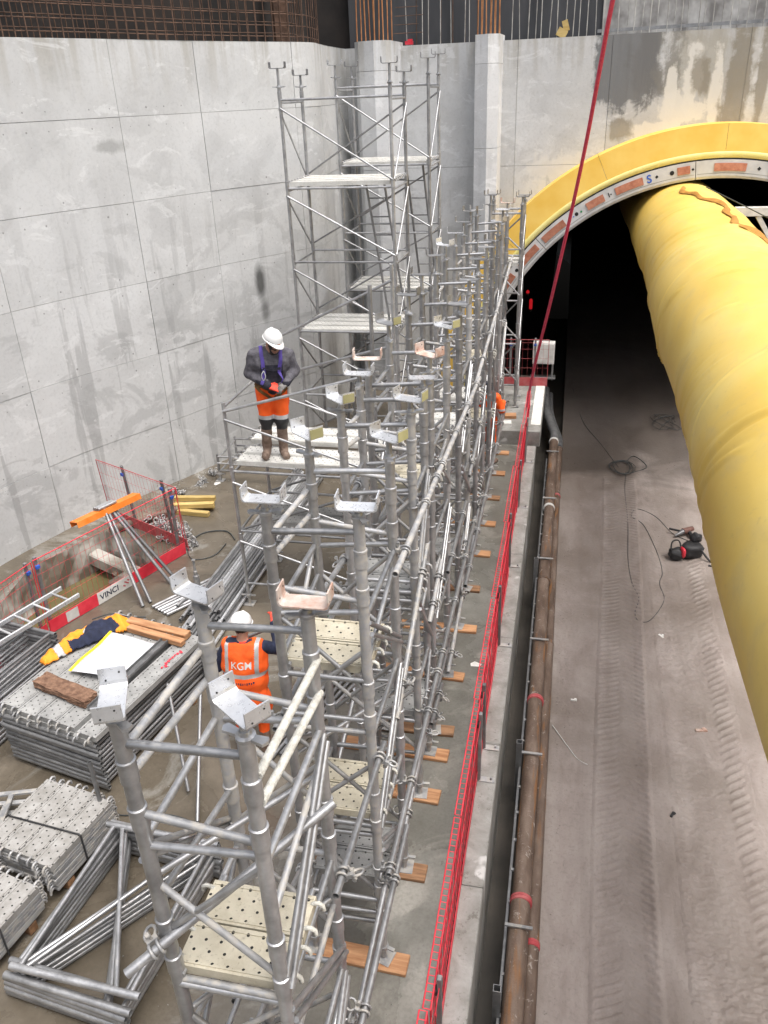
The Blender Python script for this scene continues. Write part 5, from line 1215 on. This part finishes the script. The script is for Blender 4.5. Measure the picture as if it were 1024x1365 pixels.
#%%PART5
# ------------------------------------------------------------------ people (one continuous surface each, clothing as children)
def surface_net(F, lo, hi, h):
    ax = [np.arange(lo[i], hi[i]+h, h) for i in range(3)]; V = F(ax)
    ins = V < 0; nx, ny, nz = V.shape; c = ins[:-1, :-1, :-1].astype(int)*0
    cnt = c.copy(); acc = np.zeros(c.shape+(3,)); ncr = np.zeros(c.shape)
    offs = [(i, j, k) for i in (0, 1) for j in (0, 1) for k in (0, 1)]
    sl = lambda o: tuple(slice(o[d], V.shape[d]-1+o[d]) for d in range(3))
    for o in offs: cnt += ins[sl(o)]
    for a in range(3):
        for o in offs:
            if o[a]: continue
            o2 = list(o); o2[a] = 1; va, vb = V[sl(o)], V[sl(o2)]; cr = (va < 0) != (vb < 0)
            t = np.where(cr, va/np.where(cr, va-vb, 1), 0); pt = np.zeros(c.shape+(3,)); pt[...] = o; pt[..., a] = t
            acc += pt*cr[..., None]; ncr += cr
    act = (cnt > 0) & (cnt < 8); idx = -np.ones(c.shape, int); idx[act] = np.arange(act.sum())
    ijk = np.argwhere(act); vs = (ijk+acc[act]/ncr[act][:, None])*h+np.array(lo); fs = []
    for a in range(3):
        b_, c_ = (a+1) % 3, (a+2) % 3
        s0 = [slice(0, None)]*3; s1 = [slice(0, None)]*3; s0[a] = slice(0, -1); s1[a] = slice(1, None)
        A, B = ins[tuple(s0)], ins[tuple(s1)]
        E_ = np.argwhere(A != B); ok = (E_[:, b_] >= 1) & (E_[:, c_] >= 1) & (E_[:, b_] < V.shape[b_]-1) & (E_[:, c_] < V.shape[c_]-1); E_ = E_[ok]
        q = []
        for db, dc in ((-1, -1), (0, -1), (0, 0), (-1, 0)):
            w = E_.copy(); w[:, b_] += db; w[:, c_] += dc; q.append(idx[w[:, 0], w[:, 1], w[:, 2]])
        q = np.stack(q, 1); fl = ~A[E_[:, 0], E_[:, 1], E_[:, 2]]; q[fl] = q[fl][:, ::-1]; fs += q.tolist()
    return vs, fs
def prim_d(P, pr):
    P = np.asarray(P)
    a, b_, ra, rb = np.array(pr[0]), np.array(pr[1]), pr[2], pr[3]; sc = np.array(pr[5]) if len(pr) > 5 else None
    Q = P
    if sc is not None: Q = a+(P-a)/sc; b_ = a+(b_-a)/sc
    ab = b_-a; L = max(ab@ab, 1e-9); t = np.clip(((Q-a)@ab)/L, 0, 1); d = np.linalg.norm(Q-(a+t[:, None]*ab), axis=1)-(ra+(rb-ra)*t)
    return d*(min(sc) if sc is not None else 1)
def field(prims, k=.03, wr=0.0, infl=0.0, clip=None):
    def F(ax):
        V = np.full(tuple(len(a) for a in ax), .3)
        for pr in prims:
            a, b_ = np.array(pr[0]), np.array(pr[1]); r = max(pr[2], pr[3])+infl+.05
            sl = tuple(slice(max(0, np.searchsorted(ax[d], min(a[d], b_[d])-r)), np.searchsorted(ax[d], max(a[d], b_[d])+r)) for d in range(3))
            G_ = np.stack(np.meshgrid(*[ax[d][sl[d]] for d in range(3)], indexing='ij'), -1); d = (prim_d(G_.reshape(-1, 3), pr)-infl).reshape(G_.shape[:3])
            D = V[sl]; hh = np.clip(k-np.abs(D-d), 0, None)/k; V[sl] = np.minimum(D, d)-hh*hh*k*.25
        if wr or clip is not None:
            I = np.argwhere(np.abs(V) < .06); P = np.stack([ax[d][I[:, d]] for d in range(3)], -1); D = V[I[:, 0], I[:, 1], I[:, 2]]
            if wr: x, y, z = P.T; D = D+wr*(np.sin(38*z+9*x+4*np.sin(14*y))*.6+np.sin(23*z-31*x+17*y)*.5+np.sin(55*x+40*z)*.25)
            V[I[:, 0], I[:, 1], I[:, 2]] = D
        if clip is not None:
            G_ = np.stack(np.meshgrid(*ax, indexing='ij'), -1); V = np.maximum(V, clip(G_.reshape(-1, 3)).reshape(V.shape))
        return V
    return F
def bake(name, prims, parent, matfn, mats, h=.0095, k=.03, wr=.0045, infl=0, clip=None):
    pts = np.array([p[i] for p in prims for i in (0, 1)]); rm = max(max(p[2], p[3]) for p in prims)*1.7+.03+infl
    vs, fs = surface_net(field(prims, k, wr, infl, clip), pts.min(0)-rm, pts.max(0)+rm, h)
    m = bpy.data.meshes.new(name); m.from_pydata(vs.tolist(), [], fs)
    for q in mats: m.materials.append(MAT[q])
    cen = vs[np.array(fs)].mean(1); D = np.stack([prim_d(cen, p) for p in prims], 1); pid = D.argmin(1)
    tags = [prims[i][4] for i in pid]; cen = cen.tolist()
    m.polygons.foreach_set('material_index', [mats.index(matfn(tags[i], cen[i])) for i in range(len(fs))]); m.polygons.foreach_set('use_smooth', [True]*len(fs)); m.update()
    return link(name, m, parent)
def hand_prims(w, fwd, nrm, side, curl=.5, s=1.0, tg='h'):
    w, fwd, nrm = Vector(w), Vector(fwd).normalized(), Vector(nrm); nrm = (nrm-fwd*nrm.dot(fwd)).normalized(); lat = fwd.cross(nrm)*side; out = []
    for q in (-.028, -.009, .010, .028): out.append((w+lat*q*.6*s, w+fwd*.085*s+lat*q*s, .017*s, .014*s, tg))
    for q, Ls in ((-.030, .066), (-.010, .080), (.010, .086), (.029, .076)):
        p = w+fwd*.088*s+lat*q*s; d = fwd.copy(); ax = fwd.cross(nrm)
        for i, (fr, ra, rb) in enumerate(((.45, .0105, .0095), (.32, .0095, .009), (.23, .009, .0075))):
            d = (d+nrm*curl*(.75+.15*i)).normalized(); e = p+d*Ls*fr*s; out.append((p, e, ra*s, rb*s, tg)); p = e
    p = w+fwd*.022*s+lat*.03*s; e = p+(fwd*.6+lat*.75+nrm*.3).normalized()*.045*s; e2 = e+(fwd*.9+lat*.1+nrm*.55).normalized()*.034*s
    out += [(p, e, .014*s, .011*s, tg), (e, e2, .011*s, .009*s, tg)]
    return [(tuple(a), tuple(b_), ra, rb, t_) for a, b_, ra, rb, t_ in out]
def helmet(parent, c, rot):
    hm = link('helmet', None, parent, c, rot); g = G(); n = 28; rows_ = 9; vs = []
    for j in range(rows_+1):
        ph = (PI/2)*j/rows_
        for i in range(n):
            a = 2*PI*i/n; r = math.cos(ph)**.8; rx, ry = .118, .142
            bumpz = .012*math.exp(-(math.cos(a)/.22)**2)*(1-j/rows_*.2) if j > 2 else 0
            vs.append((rx*r*math.cos(a), ry*r*math.sin(a), .128*math.sin(ph)+bumpz))
    g.add(vs, [(j*n+i, j*n+(i+1) % n, (j+1)*n+(i+1) % n, (j+1)*n+i) for j in range(rows_) for i in range(n)]+[tuple(rows_*n+i for i in range(n))], True)
    o = g.ob('shell', 'white_shell', hm); o.modifiers.new('s', 'SOLIDIFY').thickness = .005
    g = G(); vs = []
    for i in range(n+1):
        a = 2*PI*i/n; w = .012+.055*max(0, -math.sin(a))**3
        vs += [(.118*math.cos(a), .142*math.sin(a), .004), ((.118+w*.6)*math.cos(a), (.142+w)*math.sin(a), -.006-.012*max(0, -math.sin(a))**3)]
    g.add(vs, [(2*i, 2*i+1, 2*i+3, 2*i+2) for i in range(n)], True); o = g.ob('brim', 'white_shell', hm); o.modifiers.new('s', 'SOLIDIFY').thickness = .006
    return hm
def band(name, pts, w, mat, parent, body, th=.006):
    """webbing strap lying on the body surface along pts"""
    bv = body; vs = []; pts = catmull(pts, 6)
    for i, p in enumerate(pts):
        d = (pts[min(i+1, len(pts)-1)]-pts[max(i-1, 0)]).normalized(); hit = bv.find_nearest(p); nrm = hit[1]; q = hit[0]+nrm*.006; s = d.cross(nrm).normalized()*w/2
        vs += [q-s, q+s, q+s+nrm*th, q-s+nrm*th]
    n = len(pts); fs = []
    for i in range(n-1):
        a, b_ = 4*i, 4*i+4
        for k in range(4): fs.append((a+k, a+(k+1) % 4, b_+(k+1) % 4, b_+k))
    g = G(); g.add(vs, fs); return g.ob(name, mat, parent)
def bvh(o): return BVHTree.FromPolygons([v.co for v in o.data.vertices], [p.vertices[:] for p in o.data.polygons])

def head_prims(c, fwd, beard=True):
    """c: head centre, fwd: face direction (horizontal-ish)"""
    c, f = Vector(c), Vector(fwd).normalized(); u = Vector((0, 0, 1)); u = (u-f*u.dot(f)).normalized(); r = f.cross(u)
    T = lambda a, b_, ra, rb, t_: (tuple(a), tuple(b_), ra, rb, t_)
    P = [T(c-f*.02+u*.03, c+f*.012+u*.02, .088, .08, 'skull'), T(c+f*.045+u*.035, c+f*.045+u*.05, .062, .062, 'face'), T(c+f*.02-u*.02, c+f*.045-u*.075, .066, .048, 'jaw' if beard else 'face'), T(c+f*.05+u*.0, c+f*.055-u*.03, .052, .05, 'face'),
         T(c+f*.088+u*.012, c+f*.112-u*.022, .010, .016, 'nose'), T(c+f*.085-u*.058+r*-.018, c+f*.085-u*.058+r*.018, .012, .012, 'lip'), T(c+f*.075+u*.032-r*.035, c+f*.075+u*.032+r*.035, .02, .02, 'brow')]
    for s in (-1, 1):
        P += [T(c+r*s*.083-f*.01+u*.012, c+r*s*.087-f*.012-u*.025, .013, .010, 'ear'), T(c+f*.088+u*.012+r*s*.03, c+f*.09+u*.012+r*s*.034, .009, .009, 'eye')]
    return P
def headmat(t, c):
    if t == 'skull': return 'hair'
    return {'skull': 'hair', 'jaw': 'hair', 'face': 'skin', 'nose': 'skin', 'lip': 'skin', 'brow': 'skin', 'ear': 'skin', 'eye': 'hair'}.get(t)

# the man in the grey sweater on the platform
p1 = thing('person', 'man in grey sweater, orange work trousers and white helmet standing on the platform', 'person', (-3.66, 9.47, 2.245), .36)
p1.rotation_euler = (0, .055, .36)
hd = Vector((.035, -.12, 1.545)); hf = Vector((.5, -.72, -.62))
B1 = [((-.1, .0, .90), (-.098, -.03, .52), .118, .092, 'leg'), ((.1, .0, .90), (.098, -.035, .52), .118, .092, 'leg'),
      ((-.098, -.03, .50), (-.105, .01, .12), .078, .062, 'leg'), ((.098, -.035, .50), (.112, .01, .12), .078, .062, 'leg'),
      ((-.105, .03, .055), (-.13, -.15, .045), .056, .050, 'leg'), ((.112, .03, .055), (.14, -.15, .045), .056, .050, 'leg'),
      ((-.07, 0, .95), (.07, 0, .95), .145, .145, 'hip', (1, .85, 1)), ((0, 0, 1.0), (0, -.01, 1.22), .175, .185, 'torso', (1, .82, 1)),
      ((-.10, -.01, 1.28), (.10, -.01, 1.28), .150, .150, 'torso', (1, .88, 1)), ((-.16, 0, 1.385), (.16, 0, 1.385), .090, .090, 'yoke'),
      ((0, .0, 1.40), (.02, -.06, 1.52), .068, .062, 'neck'),
      ((-.215, 0, 1.365), (-.275, .03, 1.13), .085, .074, 'arm'), ((-.275, .03, 1.13), (-.05, -.21, 1.03), .070, .050, 'arm'),
      ((.215, 0, 1.365), (.285, .02, 1.15), .085, .074, 'arm'), ((.285, .02, 1.15), (.175, -.21, 1.06), .070, .050, 'arm')]+head_prims(hd, hf)
def m1(t, c):
    hm = headmat(t, c)
    if hm: return hm
    if t == 'neck': return 'skin'
    z = c[2]
    if t in ('leg', 'hip'):
        if z < .40: return 'boot'
        if z < .545: return 'black'
        if z < .60: return 'reflective'
        return 'hivis' if z < .99 else 'bib'
    if t == 'arm':
        return 'bib' if (z < 1.09 and c[1] < -.13) else 'sweater'
    if t == 'torso': return 'bib' if (z < 1.28 and abs(c[0]) < .14 and c[1] < .02) or z < 1.04 else 'sweater'
    return 'sweater'
b1 = bake('body', B1, p1, m1, ['skin', 'hair', 'sweater', 'bib', 'hivis', 'reflective', 'black', 'boot'], .0105)
v1 = bvh(b1)
bake('glove', hand_prims((-.05, -.21, 1.03), (.85, -.35, -.15), (.1, .45, -.6), 1, .35, 1.12), p1, lambda t, c: 'hivis_red', ['hivis_red'], .0045, .004, 0)
bake('glove', hand_prims((.175, -.21, 1.06), (-.65, -.5, -.35), (.0, .4, -.8), -1, .6, 1.08), p1, lambda t, c: 'glove_grey', ['glove_grey'], .0045, .004, 0)
helmet(p1, hd+Vector((-.005, .005, .055)), (R(20), R(6), R(32)))
for s in (-1, 1): band('harness_strap', [(s*.10, .16, 1.2), (s*.125, .09, 1.42), (s*.125, .0, 1.5), (s*.12, -.12, 1.42), (s*.11, -.2, 1.25), (s*.12, -.2, 1.05)], .045, 'purple', p1, v1)
band('chest_strap', [(-.13, -.2, 1.24), (0, -.25, 1.235), (.13, -.2, 1.24)], .035, 'bib', p1, v1)
band('belt', [(-.2, .0, 1.0), (-.13, -.16, .985), (0, -.2, .98), (.13, -.16, .985), (.2, 0, 1.0)], .04, 'brown_strap', p1, v1)
for s in (-1, 1): band('thigh_strap', [(s*.20, -.02, .98), (s*.15, -.15, .93), (s*.06, -.18, .86), (s*.01, -.1, .82)], .038, 'brown_strap', p1, v1)
G().path(catmull([(-.10, -.18, 1.22), (-.13, -.2, 1.17), (-.11, -.2, 1.1), (-.08, -.2, 1.15), (-.10, -.18, 1.22)], 6), .006, 6).ob('karabiner', 'galv_new', p1)
G().tube((.2, -.06, .98), (.215, -.06, .84), .03, 10).ob('pouch', 'white', p1); G().tube((-.19, .02, 1.0), (-.2, .02, .93), .028, 8).ob('belt_clip', 'yellow_strip', p1)
G().path(catmull([hd+Vector((-.06, -.03, .02)), hd+Vector((-.04, -.075, -.07)), hd+Vector((.03, -.09, -.115)), hd+Vector((.09, -.04, -.02))], 5), .006, 5).ob('chin_strap', 'black', p1)

# the back turned worker between the towers
p2 = thing('person', 'worker seen from behind in orange KGM vest and white helmet between the towers', 'person', (-3.09, 6.42, 0), PI+.12)
p2.scale = (.96, .96, .96)
hd = Vector((.02, -.17, 1.60)); hf = Vector((-.2, -.95, -.25))
B2 = [((-.11, .02, .88), (-.13, -.05, .48), .095, .07, 'leg'), ((.11, .02, .88), (.12, -.04, .48), .095, .07, 'leg'), ((-.13, -.05, .48), (-.15, .05, .12), .066, .06, 'leg'), ((.12, -.04, .48), (.14, .05, .12), .066, .06, 'leg'),
      ((-.15, .06, .055), (-.18, -.12, .045), .054, .046, 'leg'), ((.14, .06, .055), (.17, -.12, .045), .054, .046, 'leg'),
      ((-.07, .02, .93), (.07, .02, .93), .125, .125, 'torso', (1, .88, 1)), ((0, .01, 1.0), (0, -.05, 1.2), .145, .155, 'torso', (1, .84, 1)), ((-.1, -.08, 1.30), (.1, -.08, 1.30), .135, .135, 'torso', (1, .88, 1)), ((-.15, -.10, 1.40), (.15, -.10, 1.42), .078, .078, 'torso'),
      ((0, -.10, 1.43), (.01, -.14, 1.55), .062, .06, 'neck'),
      ((.20, -.09, 1.375), (.33, -.08, 1.12), .074, .062, 'arm'), ((.33, -.08, 1.12), (.25, -.36, 1.16), .060, .046, 'arm'),
      ((-.20, -.10, 1.40), (-.36, -.20, 1.30), .074, .062, 'arm'), ((-.36, -.20, 1.30), (-.27, -.44, 1.46), .060, .046, 'arm')]+head_prims(hd, hf)
def m2(t, c):
    hm = headmat(t, c)
    if hm: return hm
    if t == 'neck': return 'skin' if c[2] > 1.49 else 'hivis_red'
    if t == 'leg': return 'boot' if c[2] < .3 else 'hivis' if c[2] < .58 or (c[2] < .70 and abs(c[0]) > .13) else 'navy'
    return 'navy'
b2 = bake('body', B2, p2, m2, ['skin', 'hair', 'navy', 'hivis', 'boot', 'hivis_red'], .0105)
VT = [p for p in B2 if p[4] == 'torso']+[((-.10, -.01, 1.02), (.10, -.01, 1.02), .135, .135, 'torso', (1, .9, 1)), ((-.11, -.05, 1.18), (.11, -.05, 1.18), .135, .135, 'torso', (1, .9, 1)), ((-.11, .03, .80), (.11, .03, .80), .138, .138, 'torso', (1, .88, 1)), ((-.115, .03, .70), (.115, .03, .70), .138, .138, 'torso', (1, .88, 1))]
def vclip(P):
    x, y, z = P.T; neck = .095-np.sqrt(x**2+(y+.13)**2+((z-1.50))**2)
    return np.maximum.reduce([z-1.48, .63+.02*np.sin(9*x)-z, neck])
def mv(t, c):
    x, y, z = c; lz = z
    if 1.115 < lz < 1.165: return 'reflective'
    if lz >= 1.16 and .145 < abs(x) < .19: return 'reflective'
    return 'hivis'
ve = bake('vest', VT, p2, mv, ['hivis', 'reflective'], .008, .03, .004, .022, vclip)
vb = bvh(ve)
def print_on(m, bv, x0, z0, mat, name):
    for v_ in m.vertices:
        x, z = -v_.co.x+x0, v_.co.y+z0; h_ = bv.ray_cast(Vector((x, .6, z)), Vector((0, -1, 0)))
        y = h_[0].y if h_[0] else .13
        v_.co = Vector((x, y+.004+(0.002 if v_.co.z > 0 else 0), z))
    m.materials.append(MAT[mat]); link(name, m, ve)
print_on(text_mesh('KGM', .11, .001, .0005), vb, 0, 1.265, 'white', 'lettering')
g = G()
for k in range(12): g.box((-.13+.0235*k, -.012*(1-((k-5.5)/5.5)**2)+random.uniform(-.003, .003), 0), (random.uniform(.008, .017), random.uniform(.016, .026), .001))
m = g.me('marks', 'navy'); m.materials.clear(); print_on(m, vb, 0, 1.075, 'navy', 'small_print')
bake('glove', hand_prims((-.27, -.44, 1.46), (.15, -.75, .6), (.5, -.2, -.3), -1, .75, 1.1), p2, lambda t, c: 'hivis_red', ['hivis_red'], .0045, .004, 0)
bake('glove', hand_prims((.25, -.36, 1.16), (-.1, -.9, .2), (-.5, -.1, -.4), 1, .75, 1.1), p2, lambda t, c: 'glove_grey', ['glove_grey'], .0045, .004, 0)
helmet(p2, hd+Vector((0, .0, .055)), (R(14), 0, R(-8)))
o = tube('brace_tube', (-3.58, 6.74, 1.05), (-2.55, 6.90, 1.55), .02, 'galv', None, True); tag(o, 'short tube held up in both hands by the back turned worker', 'tube')

# the half hidden worker deeper in the tower row
p3 = thing('person', 'half hidden worker in orange hi-vis jacket and white helmet deep among the towers', 'person', (-1.31, 14.6, 0), PI-.5)
hd = Vector((0, -.05, 1.60))
B3 = [((-.1, .0, .88), (-.11, -.02, .48), .098, .074, 'leg'), ((.1, .0, .88), (.11, -.02, .48), .098, .074, 'leg'), ((-.11, -.02, .48), (-.12, .03, .12), .07, .06, 'leg'), ((.11, -.02, .48), (.12, .03, .12), .07, .06, 'leg'),
      ((-.12, .03, .055), (-.13, -.14, .045), .052, .046, 'leg'), ((.12, .03, .055), (.13, -.14, .045), .052, .046, 'leg'), ((-.07, 0, .93), (.07, 0, .93), .135, .135, 'torso'), ((0, 0, 1.0), (0, 0, 1.2), .165, .17, 'torso', (1, .85, 1)), ((-.1, 0, 1.3), (.1, 0, 1.3), .145, .145, 'torso', (1, .88, 1)), ((-.15, 0, 1.40), (.15, 0, 1.40), .085, .085, 'torso'),
      ((0, 0, 1.43), (0, -.02, 1.54), .075, .075, 'hood'), ((0, .02, 1.56), (0, .02, 1.62), .10, .10, 'hood'), ((.205, 0, 1.38), (.29, -.02, 1.12), .078, .066, 'arm'), ((.29, -.02, 1.12), (.2, -.26, 1.05), .064, .05, 'arm'), ((-.205, 0, 1.38), (-.28, -.05, 1.14), .078, .066, 'arm'), ((-.28, -.05, 1.14), (-.16, -.28, 1.2), .064, .05, 'arm')]+head_prims(hd, (0, -1, -.2), False)
def m3(t, c):
    if t in ('face', 'nose', 'lip', 'brow', 'eye'): return 'skin'
    if t in ('hood', 'skull', 'ear', 'jaw'): return 'navy'
    z = c[2]
    if t == 'leg': return 'boot' if z < .3 else 'navy' if z < .45 else 'hivis'
    return 'reflective' if 1.0 < z < 1.05 or 1.14 < z < 1.18 else 'hivis'
bake('body', B3, p3, m3, ['skin', 'navy', 'hivis', 'reflective', 'boot'], .014)
for s, w_ in ((1, (.2, -.26, 1.05)), (-1, (-.16, -.28, 1.2))): bake('glove', hand_prims(w_, (0, -1, .1), (0, 0, -1), s, .6, 1.1), p3, lambda t, c: 'glove_grey', ['glove_grey'], .006, .004, 0)
helmet(p3, hd+Vector((0, .0, .065)), (R(8), 0, 0))

# ------------------------------------------------------------------ grit and small debris nobody could count
g = G(); rd = random.Random(21)
def chip(x, y, z, r):
    a = [Vector((rd.uniform(-1, 1), rd.uniform(-1, 1), rd.uniform(.1, .9))).normalized()*r*rd.uniform(.6, 1.2) for _ in range(4)]; a = [Vector((x, y, z))+Vector((v.x, v.y, max(0, v.z)*.7)) for v in a]+[Vector((x, y, z-.002))]
    g.add(a, [(0, 1, 2), (0, 2, 3), (0, 3, 1), (4, 1, 0), (4, 2, 1), (4, 3, 2)])
for k in range(900):
    s_ = rd.uniform(SJ[0]-1, SJ[3]+.5); p = wpt(s_, abs(rd.gauss(0, .28))+.02)
    if p.y > 10.9: chip(p.x, p.y, 0, rd.uniform(.006, .022))
for k in range(700): chip(rd.uniform(-5.5, -.65), rd.uniform(3, 16), 0, rd.uniform(.004, .013))
for k in range(260): chip(-.61+abs(rd.gauss(0, .05)), rd.uniform(3, 15), .04, rd.uniform(.004, .011))
g.ob('slab_grit', 'kerb', kind='stuff')
g = G()
for k in range(900):
    x = rd.uniform(.2, 4.2) if k % 3 else .2+abs(rd.gauss(0, .12)); y = rd.uniform(3.2, 18); chip(x, y, roadz(x, y)+.004, rd.uniform(.005, .016))
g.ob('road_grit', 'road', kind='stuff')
